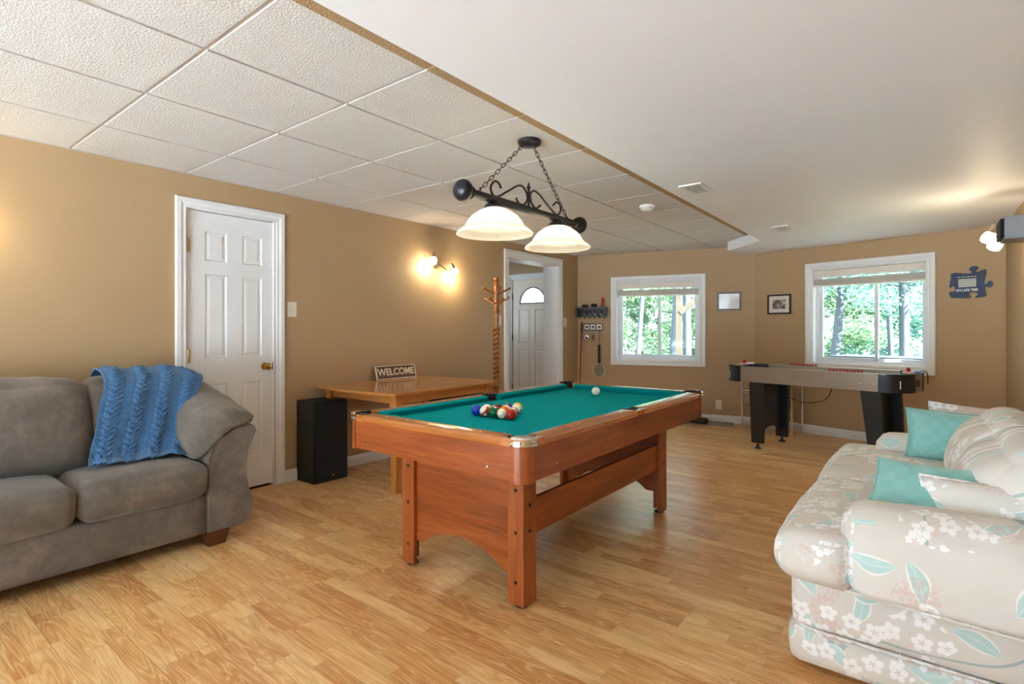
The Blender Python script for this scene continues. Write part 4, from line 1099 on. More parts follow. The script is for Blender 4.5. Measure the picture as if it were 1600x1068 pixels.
def roll_arm(y_c, sgn):
    """rolled arm, outer side at sgn; cover hangs on the outer side"""
    prof = [(.075, .30), (.085, .42), (.105, .49), (.115, .535), (.085, .582), (.03, .602), (-.04, .596), (-.10, .568), (-.140, .53), (-.158, .46), (-.168, .40), (-.170, .352), (-.158, .350), (-.13, .38), (-.09, .40), (-.06, .30)]
    n = len(prof); mb = MB()
    def fn(u, v):
        i = u*n; a, b = prof[int(i) % n], prof[(int(i)+1) % n]; f = i-int(i)
        o, z = a[0]*(1-f)+b[0]*f, a[1]*(1-f)+b[1]*f
        x = -.215+.70*v
        t = min(1, v/.12); k = math.sqrt(max(0, 1-(1-t)**2))
        o, z = o*(.55+.45*k), .46+(z-.46)*(.62+.38*k)
        wv = mnoise.noise(Vector((x*7, o*13, z*7+sgn)))*.006
        z += .02*v + (0 if z > .45 else -.02*v)
        return (x-(.012 if o > -.1 else 0), y_c+sgn*(-o)+0*wv - sgn*wv, z+wv*.5)
    V = mb.grid(fn, n*3, 24, closed_u=True); mb.face([r[0] for r in V][::-1]); mb.face([r[-1] for r in V])
    return fbuild(mb, 'arm')
roll_arm(2.155, -1); roll_arm(3.70, 1)
# hem of the arm cover
for yc, sgn in ((2.155, -1), (3.70, 1)):
    pts = [(-.205+.68*k/20, yc+sgn*.167, .352-.02*k/20+.02*k/20*0) for k in range(21)]
    fbuild(MB().tube(pts, .005, 6), 'cover_hem')
for k, (a, b) in enumerate(((2.29, 2.93), (2.95, 3.56))):
    fbuild(MB().soft((.245, (a+b)/2, .625), (.24, b-a, .34), .11, 18, (.05, .02, .03), .0, 4+k*9, freq=3, shape=lean(-.05)), 'back_cushion', 'yz')

def pillow(name, mat, label, w, h, t, M4, seed, group=None, flange=False, gus=0):
    mb = MB(); N = 18; vs = {}
    def P(i, j, s):
        u, v = -1+2*i/N, -1+2*j/N
        e = (1-abs(u)**2.6)*(1-abs(v)**2.6)
        pin = 1-.07*(1-abs(u)**2)*(abs(v)**3); pin2 = 1-.07*(1-abs(v)**2)*(abs(u)**3)
        z = s*(t/2*max(0, e)**.5 + gus)
        wr = mnoise.noise(Vector((u*2.5+seed, v*2.5, s)))*.008 + (1-abs(mnoise.noise(Vector((u*1.6+seed*2, v*5, s+4))))*2)*.004
        return Vector((u*w/2*pin2, v*h/2*pin, z+s*wr*min(1, e*3)))
    for s in (-1, 1):
        for i in range(N+1):
            for j in range(N+1):
                bd = (i in (0, N) or j in (0, N)) and gus == 0
                k = (i, j, 0 if bd else s)
                if k not in vs: vs[k] = mb.bm.verts.new(P(i, j, s))
    g = lambda i, j, s: vs.get((i, j, s)) or vs[(i, j, 0)]
    for s in (-1, 1):
        for i in range(N):
            for j in range(N):
                f = [g(i, j, s), g(i+1, j, s), g(i+1, j+1, s), g(i, j+1, s)]; mb.face(f if s > 0 else f[::-1])
    ring = [(i, 0) for i in range(N)]+[(N, j) for j in range(N)]+[(N-i, N) for i in range(N)]+[(0, N-j) for j in range(N)]
    if gus:
        for a, b in zip(ring, ring[1:]+ring[:1]): mb.face([g(*a, -1), g(*b, -1), g(*b, 1), g(*a, 1)])
    o_ = D.objects.new(name, None); COL.objects.link(o_); o_.matrix_world = M4; ROOTM[o_.name] = M4
    cv = mb.build('cover', mat, o_, smooth=True, auto=180, world=False, uv='xy' if mat is F_ else None)
    pt_ = MB()
    for s in ((-1, 1) if gus else (1,)):
        pts = [P(a, b, s) if gus else P(a, b, 1) for a, b in ring]
        pt_.tube(pts, .0045, 6, True)
    pt_.build('piping', mat, o_, smooth=True, world=False, uv='xy' if mat is F_ else None)
    return tag(o_, label, 'pillow', group)
def mk(loc, ex, ey):
    """frame from width direction ex and height direction ey"""
    ex = Vector(ex).normalized(); ez = ex.cross(Vector(ey)).normalized(); ey = ez.cross(ex)
    m = Matrix((ex, ey, ez)).transposed().to_4x4(); m.translation = loc; return m
TLp, TRp, BLp = Vector((-.085, 2.46, .660)), Vector((.265, 2.42, .660)), Vector((-.21, 2.29, .545))
exv, eyv = (TRp-TLp), (TLp-BLp)
PG = 'loose pillows on the loveseat'
pillow('throw_pillow', M['teal'], 'square teal pillow propped upright at the far end of the loveseat', .43, .26, .12, mk((.125, 3.50, .635), (.98, .06, -.03), (.06, .22, .97)), 1, PG)
pillow('throw_pillow', M['teal'], 'teal box-edged pillow leaning just behind the near arm', .37, .27, .07, mk(TLp+exv/2-eyv.normalized()*.125, exv, eyv), 5, PG, gus=.022)
pillow('throw_pillow', F_, 'cream floral pillow lying against the near arm', .44, .23, .09, mk((.20, 2.275, .582), (.99, .0, .0), (.05, .52, .80)), 9, PG)
pillow('throw_pillow', F_, 'cream floral pillow tucked behind the upright teal pillow', .40, .27, .10, mk((.20, 3.63, .650), (.98, .02, -.06), (.06, .12, .97)), 13, PG)

# ------------------------------------------------------------------ silver rod hockey style game table under the window
HA = math.radians(-13); HD = Vector((math.cos(HA), math.sin(HA), 0)); HN = Vector((-math.sin(HA), math.cos(HA), 0))
HC = Vector((-1.486, 5.706, 0))+HD*.595+HN*.31
gt = thing('game_table', 'silver air hockey table with black rounded corners and black legs', 'game table', HC, HA)
HL, HW, R_ = .600, .31, .205      # straight half length, half width, corner radius (local)
HT, HB = .805, .658
E_ = HL+R_
MB().box(-HL, HL, -HW, -HW+.02, HB, HT).build('side_panel', M['silver'], gt, world=False, bevel=.002)
MB().box(-HL, HL, HW-.02, HW, HB, HT).build('side_panel', M['silver'], gt, world=False, bevel=.002)
for s in (-1, 1):
    MB().box(min(s*E_, s*(E_-.02)), max(s*E_, s*(E_-.02)), -HW+R_, HW-R_, HB, HT).build('end_panel', M['silver'], gt, world=False, bevel=.002)
for sx in (-1, 1):
    for sy in (-1, 1):
        ox, oy = sx*HL, sy*(HW-R_); ring = [(ox+sx*R_*1.02*math.cos(k*PI/24), oy+sy*R_*1.02*math.sin(k*PI/24)) for k in range(13)]
        inner = [(ox+sx*(R_-.03)*math.cos(k*PI/24), oy+sy*(R_-.03)*math.sin(k*PI/24)) for k in range(12, -1, -1)]
        MB().prism(ring+inner, lambda p, q, t: (p, q, t), HB-.004, HT-.006).build('corner_guard', M['black'], gt, world=False, smooth=True)
        MB().prism([(ox+(p-ox)*1.03, oy+(q-oy)*1.03) for p, q in ring]+inner, lambda p, q, t: (p, q, t), HT-.006, HT+.006).build('corner_cap', M['blackgloss'], gt, world=False, smooth=True)
# top rails and playfield
MB().box(-HL, HL, -HW, -HW+.055, HT, HT+.004).box(-HL, HL, HW-.055, HW, HT, HT+.004).box(-E_, -E_+.06, -HW+R_, HW-R_, HT, HT+.004).box(E_-.06, E_, -HW+R_, HW-R_, HT, HT+.004).build('top_rail', M['silver'], gt, world=False)
MB().box(-E_+.06, E_-.06, -HW+.05, HW-.05, HB+.03, HT-.05).build('playfield', M['whitepl'], gt, world=False)
# beads on scoring wires, on both long rails
for x0, x1, yy in ((-.375, -.105, HW-.028), (.205, .485, -HW+.028)):
    sc_ = MB().tube([(x0-.02, yy, HT+.004), (x0-.018, yy, HT+.016), (x1+.018, yy, HT+.016), (x1+.02, yy, HT+.004)], .002, 6).build('score_wire', M['chrome'], gt, world=False)
    for k in range(10):
        MB().lathe([(.004, -.011), (.011, -.008), (.011, .008), (.004, .011)], (x0+(x1-x0)*(k+.5)/10, yy, HT+.016), 10, Matrix.Rotation(PI/2, 3, 'Y')).build('score_bead', M['red'], sc_, world=False, smooth=True)
# screws, power socket
for xx in (-.55, -.46, .46, .565): MB().lathe([(.006, 0), (.006, .002), (0, .003)], (xx, -HW, (HB+HT)/2-.012*(1 if xx > 0 else 0)), 8, ry).build('screw', M['chrome'], gt, world=False)
MB().box(E_-.001, E_+.008, -HW+R_+.03, -HW+R_+.10, HB+.045, HB+.10).build('power_switch', M['black'], gt, world=False, bevel=.004)
# legs: tapered boards joined by arched panels, levelling feet
for s in (-1, 1):
    xc = -.445 if s < 0 else .535
    for sy in (-1, 1):
        yy = sy*.265; tx = .075; bx_ = .055; sh_ = .0 if s < 0 else .05
        lean_ = s*.0
        lg = MB().hexa([(xc-bx_+sh_, yy-.022, .055), (xc+bx_+sh_, yy-.022, .055), (xc+bx_+sh_, yy+.022, .055), (xc-bx_+sh_, yy+.022, .055), (xc-tx, yy-.03, HB), (xc+tx, yy-.03, HB), (xc+tx, yy+.03, HB), (xc-tx, yy+.03, HB)]).build('leg', M['black'], gt, world=False, bevel=.003)
        sub(lg)
        MB().lathe([(.036, 0), (.038, .005), (.026, .014), (.012, .024), (.010, .055)], (xc+sh_, yy, 0), 16).build('levelling_foot', M['black'], lg, world=False, smooth=True)
    poly = [(-.245, HB), (-.245, .16)]
    for k in range(13): poly.append((-.20+.40*k/12, .13+.07*math.sin(PI*k/12)**.7 if 0 < k < 12 else .13))
    poly += [(.245, .16), (.245, HB)]
    MB().prism(poly, lambda p, q, t, xc=xc: (t, p, q), xc-.009, xc+.009).build('leg_panel', M['black'], gt, world=False)
# strikers lying on the ends of the table: paddle cluster, built as things
def striker(loc, col, label, tilt):
    r = thing('striker', label, 'paddle', loc, tilt, 'red white and blue pieces on the game table')
    MB().lathe([(.0, 0), (.042, 0), (.044, .006), (.040, .014), (.018, .016), (.014, .022), (.016, .038), (.010, .046), (0, .047)], (0, 0, 0), 20).build('paddle', col, r, world=False, smooth=True)
    MB().lathe([(.044, .002), (.046, .004), (.046, .008), (.044, .010)], (0, 0, 0), 20).build('felt_ring', M['whitepl'], r, world=False, smooth=True)
m_gt = ROOTM[gt.name]
gw = lambda x, yv, z: tuple(m_gt @ Vector((x, yv, z)))
def flatstick(name, label, pts, col, cat, w=.012):
    o = MB().tube([gw(*q) for q in pts], w, 8).build(name, col, smooth=True); return tag(o, label, cat, 'red white and blue pieces on the game table')
striker(gw(-.73, .02, HT+.0065), M['red'], 'red striker on the left end of the game table', .3)
striker(gw(.745, -.05, HT+.0065), M['red'], 'red striker on the right end of the game table', .6)
tag(MB().box(-.035, .035, -.11, .11, 0, .016, Matrix.Translation(gw(.76, .09, HT+.0065)) @ Matrix.Rotation(HA+.2, 4, 'Z')).build('game_box', M['blue'], bevel=.004), 'flat blue box on the right end of the game table', 'box', None)
tag(MB().box(-.03, .03, -.06, .06, 0, .014, Matrix.Translation(gw(-.75, .13, HT+.0065)) @ Matrix.Rotation(HA-.3, 4, 'Z')).build('game_box', M['whitepl'], bevel=.004), 'flat white box on the left end of the game table', 'box', None)
cordp = smooth_pts([Vector(p) for p in (at_y(1300, 606, 6.0), at_y(1293, 621, 6.05), at_y(1280, 627, 6.1), at_y(1258, 629, 6.15), at_y(1237, 622, 6.15), at_y(1220, 614, 6.1))], 6)
tag(MB().tube(cordp, .004, 6).build('power_cord', M['black'], smooth=True), 'thin black power cord sagging under the game table', 'cord')
gc = smooth_pts([Vector(gw(*q)) for q in ((E_-.03, .12, HT+.006), (E_+.01, .13, HT+.02), (E_+.03, .13, HT-.01), (E_+.032, .13, HT-.09))], 6)
tag(MB().tube(gc, .004, 6).build('adapter_cord', M['black'], smooth=True), 'short black cord hanging off the right end of the game table', 'cord')

# chrome wire rack behind the game table
wr_ = thing('wire_rack', 'narrow chrome wire shelf rack behind the game table', 'rack', (-1.44, 6.83, 0), math.radians(-14))
RWX, RDY = .29, .13
for sx in (-1, 1):
    for sy in (-1, 1):
        MB().lathe([(.011, 0), (.011, .74), (.013, .742), (.013, .752), (0, .756)], (sx*RWX, sy*RDY, 0), 10).build('post', M['chrome'], wr_, smooth=True, world=False)
for z in (.06, .26, .46, .66):
    mb = MB().tube([(-RWX, -RDY, z), (RWX, -RDY, z), (RWX, RDY, z), (-RWX, RDY, z)], .0045, 6, True).tube([(-RWX, -RDY, z-.03), (RWX, -RDY, z-.03), (RWX, RDY, z-.03), (-RWX, RDY, z-.03)], .003, 6, True)
    for k in range(1, 14): mb.tube([(-RWX+2*RWX*k/14, -RDY, z), (-RWX+2*RWX*k/14, RDY, z)], .0022, 5)
    mb.build('wire_shelf', M['chrome'], wr_, smooth=True, world=False)
mw = ROOTM[wr_.name]
def onrack(x, yv, z): return tuple(mw @ Vector((x, yv, z)))
tag(MB().soft(onrack(-.15, -.02, .515), (.15, .16, .09), .04, 8, wr=.012, seed=3).build('brown_bundle', M['brown'], smooth=True, auto=180), 'brown leather bundle on the upper shelf of the wire rack', 'bundle')
tag(MB().soft(onrack(-.12, -.02, .335), (.16, .17, .12), .05, 8, wr=.014, seed=8).build('black_bag', M['black'], smooth=True, auto=180), 'small black bag on the middle shelf of the wire rack', 'bag')
tag(MB().soft(onrack(.12, .0, .32), (.18, .17, .09), .03, 8, wr=.004, seed=5).build('game_case', M['brown'], smooth=True, auto=180), 'brown case at the right of the wire rack', 'case')

# door mat
dm = thing('door_mat', 'flat grey mat on the floor against the back wall', 'mat', (-2.30, 6.82, 0), aL)
MB().box(-.47, .42, -.145, .145, 0, .008).build('mat_backing', M['brownmat'], dm, world=False, bevel=.003)
MB().box(-.44, .39, -.118, .118, .008, .014).build('mat_pile', M['matgrey'], dm, world=False, bevel=.003)
tag(MB().soft((-2.26, 6.70, .054), (.25, .10, .075), .035, 8, wr=.006, seed=2).build('small_black_item', M['black'], smooth=True, auto=180), 'small black item lying on the grey mat', 'item')

# ------------------------------------------------------------------ things on the walls
def frame_thing(name, label, cat, F4, x0, x1, z0, z1, fw, fmat, inner, group=None, mat_w=0):
    m = F4 @ Matrix.Translation(((x0+x1)/2, 0, (z0+z1)/2)); r = D.objects.new(name, None); COL.objects.link(r); r.matrix_world = m; ROOTM[r.name] = m
    w, h = (x1-x0)/2, (z1-z0)/2
    MB().box(-w, w, -.018, 0, h-fw, h).box(-w, w, -.018, 0, -h, -h+fw).box(-w, -w+fw, -.018, 0, -h+fw, h-fw).box(w-fw, w, -.018, 0, -h+fw, h-fw).build('frame', fmat, r, world=False)
    if mat_w:
        MB().box(-w+fw, w-fw, -.010, -.006, -h+fw, h-fw).build('mat_board', M['paper'], r, world=False)
        MB().box(-w+fw+mat_w, w-fw-mat_w, -.0115, -.0095, -h+fw+mat_w, h-fw-mat_w).build('print', inner, r, world=False)
    else: MB().box(-w+fw, w-fw, -.011, -.006, -h+fw, h-fw).build('print', inner, r, world=False)
    return tag(r, label, cat, group)
frame_thing('framed_picture', 'pale glossy picture in a thin slate grey frame', 'picture', FL, lenL-.442, lenL-.162, 1.427, 1.657, .020, M['slate'], M['pale'])
frame_thing('framed_picture', 'dark photograph with white mat in a black frame', 'picture', FR, .163, .444, 1.369, 1.603, .018, M['black'], M['print'], mat_w=.045)

# jigsaw piece sign: ON LAKE TIME
pz = D.objects.new('puzzle_sign', None); COL.objects.link(pz)
mz = FR @ Matrix.Translation((2.072, 0, 1.610)); pz.matrix_world = mz; ROOTM[pz.name] = mz
tag(pz, 'navy jigsaw piece photo frame reading ON LAKE TIME', 'sign')
def px_sign(x, yv):       # outline measured on the photograph, turned to the wall plane
    return None
W_, H_ = .126, .112
OUT = [(-.126, .098), (-.095, .108), (-.04, .100), (.010, .094), (.030, .100), (.026, .116), (.012, .128), (.020, .150), (.045, .160), (.072, .154), (.078, .136), (.062, .120), (.060, .105), (.085, .108), (.128, .124),
       (.132, .08), (.122, .03), (.118, -.012), (.135, -.010), (.150, .012), (.168, .014), (.180, -.006), (.172, -.034), (.152, -.045), (.130, -.034), (.122, -.042), (.126, -.08), (.134, -.118),
       (.100, -.128), (.066, -.134), (.056, -.124), (.072, -.108), (.070, -.092), (.046, -.082), (.018, -.088), (.008, -.102), (.022, -.116), (.020, -.130), (-.03, -.132), (-.08, -.128), (-.118, -.126),
       (-.132, -.10), (-.134, -.072), (-.120, -.066), (-.104, -.070), (-.092, -.055), (-.094, -.028), (-.112, -.016), (-.128, -.030), (-.134, -.022), (-.128, .03), (-.122, .07)]
OV = [Vector((a, b, 0)) for a, b in OUT]; OP = smooth_pts(OV+[OV[0]], 3)[:-1]
MB().prism([(p.x, p.y) for p in OP], lambda p, q, t: (p, t, q), -.016, -.001).build('board', M['navy'], pz, world=False)
MB().box(-.070, .070, -.0185, -.015, -.036, .050).build('photo_edge', M['gap'], pz, world=False)
MB().box(-.066, .066, -.0205, -.018, -.032, .046).build('photo', plain('photo_print', srgb(186, 192, 190), .12, vary=.12), pz, world=False)
text_part('lettering', 'ON LAKE TIME', .0245, M['whitepl'], pz, mz @ Matrix.Translation((-.004, -.0168, -.060)) @ Matrix.Rotation(PI/2, 4, 'X') @ Matrix.Diagonal((1, 1.35, 1, 1)), .0006, .0005)
mb = MB(); xx = -.07
for w in (.018, .008, .016, .012, .022, .020, .018): mb.box(xx, xx+w*.8, -.0175, -.0155, .060, .067); xx += w+.004
mb.build('small_print', M['cream'], pz, world=False)

# key shelf, hook rack and what hangs there (back wall, left of the window)
def fl_thing(name, label, cat, x, z, group=None):
    m = FL @ Matrix.Translation((lenL+x, 0, z)); r = D.objects.new(name, None); COL.objects.link(r); r.matrix_world = m; ROOTM[r.name] = m; return tag(r, label, cat, group)
ks = fl_thing('wall_shelf', 'dark scrollwork wall shelf with a row of hooks', 'shelf', -2.085, 1.42)
MB().box(-.215, .215, -.10, 0, .062, .074).build('shelf_board', M['bronze'], ks, world=False, bevel=.002)
mb = MB()
for k in range(5):
    x0 = -.205+.082*k
    for sg_ in (-1, 1):
        mb.tube([(x0+.041+sg_*(.006+.030*math.sin(t*.55)), -.014, .05-.10*t/8+0*sg_) for t in range(9)], .006, 6)
    mb.tube([(x0+.041+.018*math.cos(a*PI/6), -.014, 0+.026*math.sin(a*PI/6)) for a in range(12)], .005, 6, True)
mb.box(-.215, .215, -.018, -.008, .046, .062).box(-.215, .215, -.018, -.008, -.058, -.044).box(-.215, -.200, -.09, -.006, -.06, .062).box(.200, .215, -.09, -.006, -.06, .062)
mb.box(-.20, .20, -.008, -.002, -.05, .05)
mb.build('scroll_panel', M['bronze'], ks, world=False)
for k in range(6):
    x0 = -.18+.072*k; MB().tube([(x0, -.016, -.05), (x0, -.028, -.072), (x0, -.045, -.078), (x0, -.052, -.062)], .005, 6).build('hook', M['bronze'], ks, world=False, smooth=True)
tag(MB().lathe([(.018, 0), (.020, .004), (.020, .03), (.016, .034), (.016, .12), (.010, .128), (.0, .13)], FL @ Vector((lenL-2.085+.155, -.05, 1.495)), 14).build('red_bottle', M['red'], smooth=True), 'red bottle standing on the dark wall shelf', 'bottle')
for x0, s_, l_ in ((-.10, (.085, .06, .04), 'low dark ornament at the left of the wall shelf'), (.035, (.08, .06, .05), 'dark ornament in the middle of the wall shelf')):
    p_ = FL @ Vector((lenL-2.085+x0, -.05, 1.494+s_[2]/2)); tag(MB().soft(p_, s_, .018, 8, wr=.006, seed=x0*50).build('shelf_ornament', M['bronze'], smooth=True, auto=180), l_, 'ornament')
hr = fl_thing('hook_rack', 'small dark three tile hook rack under the wall shelf', 'hook rack', -2.075, 1.22)
MB().box(-.138, .138, -.012, 0, -.050, .050).build('frame', M['bronze'], hr, world=False, bevel=.002)
for k in range(3):
    x0 = -.09+.09*k; tl_ = MB().box(x0-.037, x0+.037, -.015, -.010, -.038, .038).build('picture_tile', M['paper'] if k < 2 else M['alm'], hr, world=False)
    MB().lathe([(.018, 0), (.016, .003), (0, .004)], (x0+.0, -.015, 0), 10, ry).build('motif', M['bolt'] if k < 2 else M['black'], hr, world=False)
    MB().tube([(x0, -.012, -.046), (x0, -.024, -.062), (x0, -.036, -.06), (x0, -.038, -.048)], .004, 6).build('hook', M['bronze'], hr, world=False, smooth=True)
for k, (x0, l_, mt, ob) in enumerate(((-.09, 'round silver key fob hanging from the left rack hook', 'chrome', 0), (0, 'dark keys hanging from the middle rack hook', 'bolt', 1))):
    kk = fl_thing('key_ring', l_, 'keys', -2.075+x0, 1.16)
    MB().tube([(.014*math.cos(a*PI/6), -.030, -.028+.022*math.sin(a*PI/6)) for a in range(12)], .0022, 6, True).build('ring', M['steel'], kk, world=False)
    if ob == 0: MB().lathe([(.0, -.006), (.034, -.005), (.038, 0), (.034, .005), (0, .006)], (0, -.030, -.085), 18, ry).build('fob', M['chrome'], kk, world=False, smooth=True); MB().lathe([(.0, -.008), (.018, -.007), (.018, .008), (0, .009)], (.0, -.030, -.092), 14, ry).build('fob_centre', M['brown'], kk, world=False)
    else: MB().box(-.012, .010, -.034, -.028, -.115, -.048).build('key', M['bolt'], kk, world=False, bevel=.002); MB().box(-.004, .016, -.030, -.024, -.13, -.06).build('key', M['black'], kk, world=False, bevel=.002)
rk = fl_thing('small_racket', 'small racket with black handle hanging from the right rack hook', 'racket', -1.987, 1.16)
MB().tube([(0, -.032, .0), (.004, -.030, -.04), (-.004, -.03, -.09), (0, -.03, -.19)], .0035, 6).build('hanging_loop', M['redpole'], rk, world=False, smooth=True)
MB().lathe([(.014, -.445), (.017, -.435), (.017, -.215), (.020, -.20), (.018, -.19), (0, -.188)], (0, -.026, 0), 14).build('handle', M['black'], rk, world=False, smooth=True)
hoop = [(.083*math.cos(a*PI/16), -.026, -.545+.102*math.sin(a*PI/16)) for a in range(32)]
MB().tube(hoop, .0065, 8, True).tube([(0, -.026, -.42), (0, -.026, -.447)], .007, 8).build('hoop', M['rope'], rk, world=False, smooth=True)
mb = MB()
for k in range(-7, 8):
    a = k*.0108; hh = .102*math.sqrt(max(0, 1-(a/.083)**2)); ww = .083*math.sqrt(max(0, 1-(k*.0132/.102)**2))
    mb.tube([(a, -.026, -.545-hh), (a, -.026, -.545+hh)], .0016, 4).tube([(-ww, -.0262, -.545+k*.0132), (ww, -.0262, -.545+k*.0132)], .0016, 4)
mb.build('strings', M['mesh'], rk, world=False)
# red pole leaning in the corner
pa = FL @ Vector((lenL-2.235, -.03, 1.285)); pb = FL @ Vector((lenL-2.20, -.30, .0))
bp = thing('red_pole', 'red broom pole with black grip leaning in the corner', 'pole', pb)
d_ = pa-pb
MB().tube([pb+d_*.02, pb+d_*.90], .010, 10).build('pole', M['redpole'], bp, smooth=True)
MB().tube([pb+d_*.895, pb+d_*.97, pa], [.0125, .013, .009], 10).build('grip', M['black'], bp, smooth=True)
MB().soft(pb+Vector((.0, .0, .045)), (.16, .07, .08), .02, 6).build('broom_head', M['black'], bp, smooth=True, auto=180)

# smoke detector and ceiling registers
p = at_z(1011, 321, CEIL); sdt = thing('smoke_detector', 'round white smoke detector on the tiled ceiling', 'smoke detector', (p.x, p.y, CEIL-.0))
MB().lathe([(.0, 0), (.062, 0), (.062, -.012), (.058, -.018), (.0, -.018)][::-1], (p.x, p.y, CEIL), 28).build('mounting_base', M['whitepl'], sdt, smooth=True)
MB().lathe([(.05, -.018), (.052, -.030), (.040, -.040), (.0, -.042)][::-1], (p.x, p.y, CEIL), 28).build('cover', M['whitepl'], sdt, smooth=True)
def register(cx_, cy_, lx, ly, label):
    r = thing('ceiling_vent', label, 'vent', (cx_, cy_, BH_Z), 0, 'ceiling vents'); f = .022
    MB().box(-lx, lx, -ly, -ly+f, -.008, 0).box(-lx, lx, ly-f, ly, -.008, 0).box(-lx, -lx+f, -ly+f, ly-f, -.008, 0).box(lx-f, lx, -ly+f, ly-f, -.008, 0).build('frame', M['white'], r, world=False, bevel=.002)
    MB().box(-lx+f, lx-f, -ly+f, ly-f, -.0015, 0).build('backing', M['slate'], r, world=False)
    n = 7
    for k in range(n):
        xx = -lx+f+(2*lx-2*f)*(k+.5)/n; MB().box(-.0075, .0075, -ly+f, ly-f, -.0012, .0012, Matrix.Translation((xx, 0, -.005)) @ Matrix.Rotation(.35, 4, 'Y')).build('louvre', M['white'], r, world=False)
register(-1.212, 3.575, .075, .140, 'white ceiling register nearer the pool table lamp')
register(-1.06, 5.45, .075, .140, 'white ceiling register nearer the window wall')

# ------------------------------------------------------------------ outdoors beyond the windows
tag(MB().box(-60, 60, 7.9, 22, -.5, -.35).build('ground_outside', M['ground']), kind='structure')
tag(MB().box(-40, 40, -40, -2.48, -.2, -.02).build('terrace_rear', M['terrace']), kind='structure')  # unseen pale ground, added to bounce sunlight through the rear door onto the ceiling
tag(MB().box(-90, 90, 22, 120, -.62, -.5).build('lake_surface', M['water']), kind='structure')
def dir_at(u, dist):
    r = ray(u, 515); return Vector((r.x, r.y, 0))*(dist/math.hypot(r.x, r.y))
def tree(u, dist, h, crown, label, mat, trunk_r=.15, lean_=0, n=2600, leaf=.16, low=.15, name='tree', skew=0):
    b = dir_at(u, dist); b.z = -.36
    r = thing(name, label, 'tree', b, 0, 'trees outside the windows')
    rr = random.Random(int(u*7+dist)); pts = []
    for k in range(9): f = k/8; pts.append(b+Vector((lean_*f+rr.uniform(-.04, .04), rr.uniform(-.04, .04), h*f)))
    tr = MB().tube(pts, [trunk_r*(1-.75*k/8) for k in range(9)], 10)
    brs = []
    for k in range(22):
        f = rr.uniform(low, 1); a = rr.uniform(0, 2*PI); L = crown*(1.15-f*.75)*rr.uniform(.5, 1)
        s = b+Vector((lean_*f, 0, h*f)); e = s+Vector((math.cos(a)*L, math.sin(a)*L, rr.uniform(-.1, .35)*L)); brs.append((s, e))
        tr.tube([s, (s+e)/2+Vector((0, 0, .05)), e], [trunk_r*.22, trunk_r*.14, .008], 5)
    tr.build('trunk', M['bark'], r, smooth=True)
    vs, fs_ = [], []
    for k in range(n*2):
        s, e = brs[rr.randrange(len(brs))]; f = rr.uniform(.25, 1.08)**.8; c = s+(e-s)*f+Vector((rr.gauss(0, .17), rr.gauss(0, .17), rr.gauss(0, .14)))*crown*.55
        u_ = Vector((rr.gauss(0, 1), rr.gauss(0, 1), rr.gauss(0, .6))).normalized(); v_ = u_.cross(Vector((rr.gauss(0, 1), rr.gauss(0, 1), rr.gauss(0, 1)))).normalized()
        l = leaf*.5*rr.uniform(.5, 1.2); i0 = len(vs)
        vs += [c-u_*l, c+v_*l*.38, c+u_*l, c-v_*l*.38]; fs_.append((i0, i0+1, i0+2, i0+3))
    me = D.meshes.new('foliage'); inv = ROOTM[r.name].inverted(); me.from_pydata([inv @ v for v in vs], [], fs_); me.materials.append(mat)
    o = D.objects.new('foliage', me); COL.objects.link(o); o.parent = r; o['kind'] = 'stuff'
tree(999, 13.0, 9, 1.5, 'slim grey tree trunk left of centre in the window behind the pool table', M['leafA'], .065, .15, 2600, .12, .3)
tree(1052, 13.5, 9, 1.3, 'grey tree trunk right of the centre bar in the window behind the pool table', M['leafA'], .08, .1, 2200, .12, .3)
tree(1073, 10.8, 9, 1.1, 'thick tree trunk behind the deck post', M['leafB'], .09, .05, 1600, .10, .4)
tree(1303, 12.5, 9, 1.4, 'leaning grey tree in the left half of the window over the game table', M['leafB'], .095, .5, 3200, .11, .25)
tree(1390, 14.5, 9, 2.0, 'slender pine in the right half of the window over the game table', M['leafB'], .065, .05, 4200, .12, .16)
tree(1411, 12.5, 9, 1.7, 'stout pine in the right half of the window over the game table', M['leafB'], .10, .05, 4200, .11, .18)
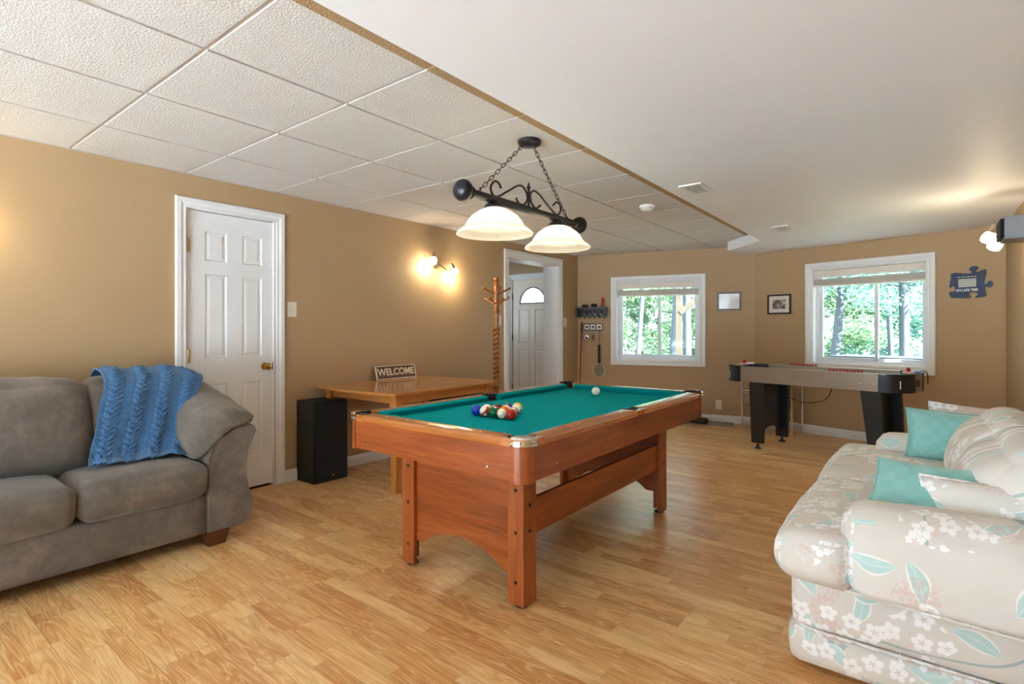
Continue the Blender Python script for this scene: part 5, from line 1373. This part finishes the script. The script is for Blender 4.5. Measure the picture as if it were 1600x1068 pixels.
for u, dist, h, cr, lab in ((968, 17, 5, 2.6, 'leafy tree at the left edge of the window behind the pool table'), (1030, 17.5, 4.2, 1.8, 'low leafy tree across the lake seen behind the pool table'), (1090, 18, 5.5, 1.8, 'leafy tree at the right edge of the window behind the pool table'), (1283, 18, 6, 2.2, 'leafy tree at the left edge of the window over the game table'), (1345, 21, 6, 2.2, 'pale leafy tree centred in the window over the game table'), (1450, 19, 6, 2.4, 'pine at the right edge of the window over the game table')):
    tree(u, dist, h, cr, lab, M['leafA'] if u < 1400 else M['leafB'], .07, 0, 9000, .15, .08)
# deck post and brace just outside the first window
b = dir_at(1061, 9.3)
dp = thing('deck_post', 'square timber deck post with diagonal brace outside the window', 'post', (b.x, b.y, -.36), aL)
MB().box(-.045, .045, -.045, .045, 0, 3.2).build('post', M['postwood'], dp, world=False, bevel=.006)
MB().box(-.04, .04, -.05, .05, 0, 1.1, Matrix.Translation((.02, 0, 1.82)) @ Matrix.Rotation(.85, 4, 'Y')).build('brace', M['postwood'], dp, world=False)
# picnic bench outside the second window
b = dir_at(1415, 10.2)
pb_ = thing('picnic_bench', 'dark weathered picnic table outside the window over the game table', 'picnic table', (b.x, b.y, -.36), aR)
for k in range(4): MB().box(-.95, .95, -.36+.185*k, -.36+.185*k+.17, 1.07, 1.12).build('plank', M['deck'], pb_, world=False)
for x in (-.7, .7):
    for s in (-1, 1): MB().box(-.04, .04, -.03, .03, 0, 1.08, Matrix.Translation((x, s*.38, 0)) @ Matrix.Rotation(s*.3, 4, 'X')).build('leg', M['deck'], pb_, world=False)
b = dir_at(1040, 21)
pc = thing('parked_car', 'distant blue grey parked car by the water', 'car', (b.x, b.y, -.36), .3)
MB().soft((b.x, b.y, .15), (2.0, .9, .55), .15, 8).build('body', M['cardark'], pc, smooth=True, auto=180)
MB().soft((b.x-.1, b.y, .52), (1.1, .8, .4), .15, 8).build('cabin', M['deck'], pc, smooth=True, auto=180)
for x in (-.6, .6):
    for s in (-.42, .42): MB().lathe([(.0, -.08), (.22, -.08), (.22, .08), (0, .08)], (b.x+x, b.y+s, -.14), 16, ry).build('wheel', M['black'], pc)
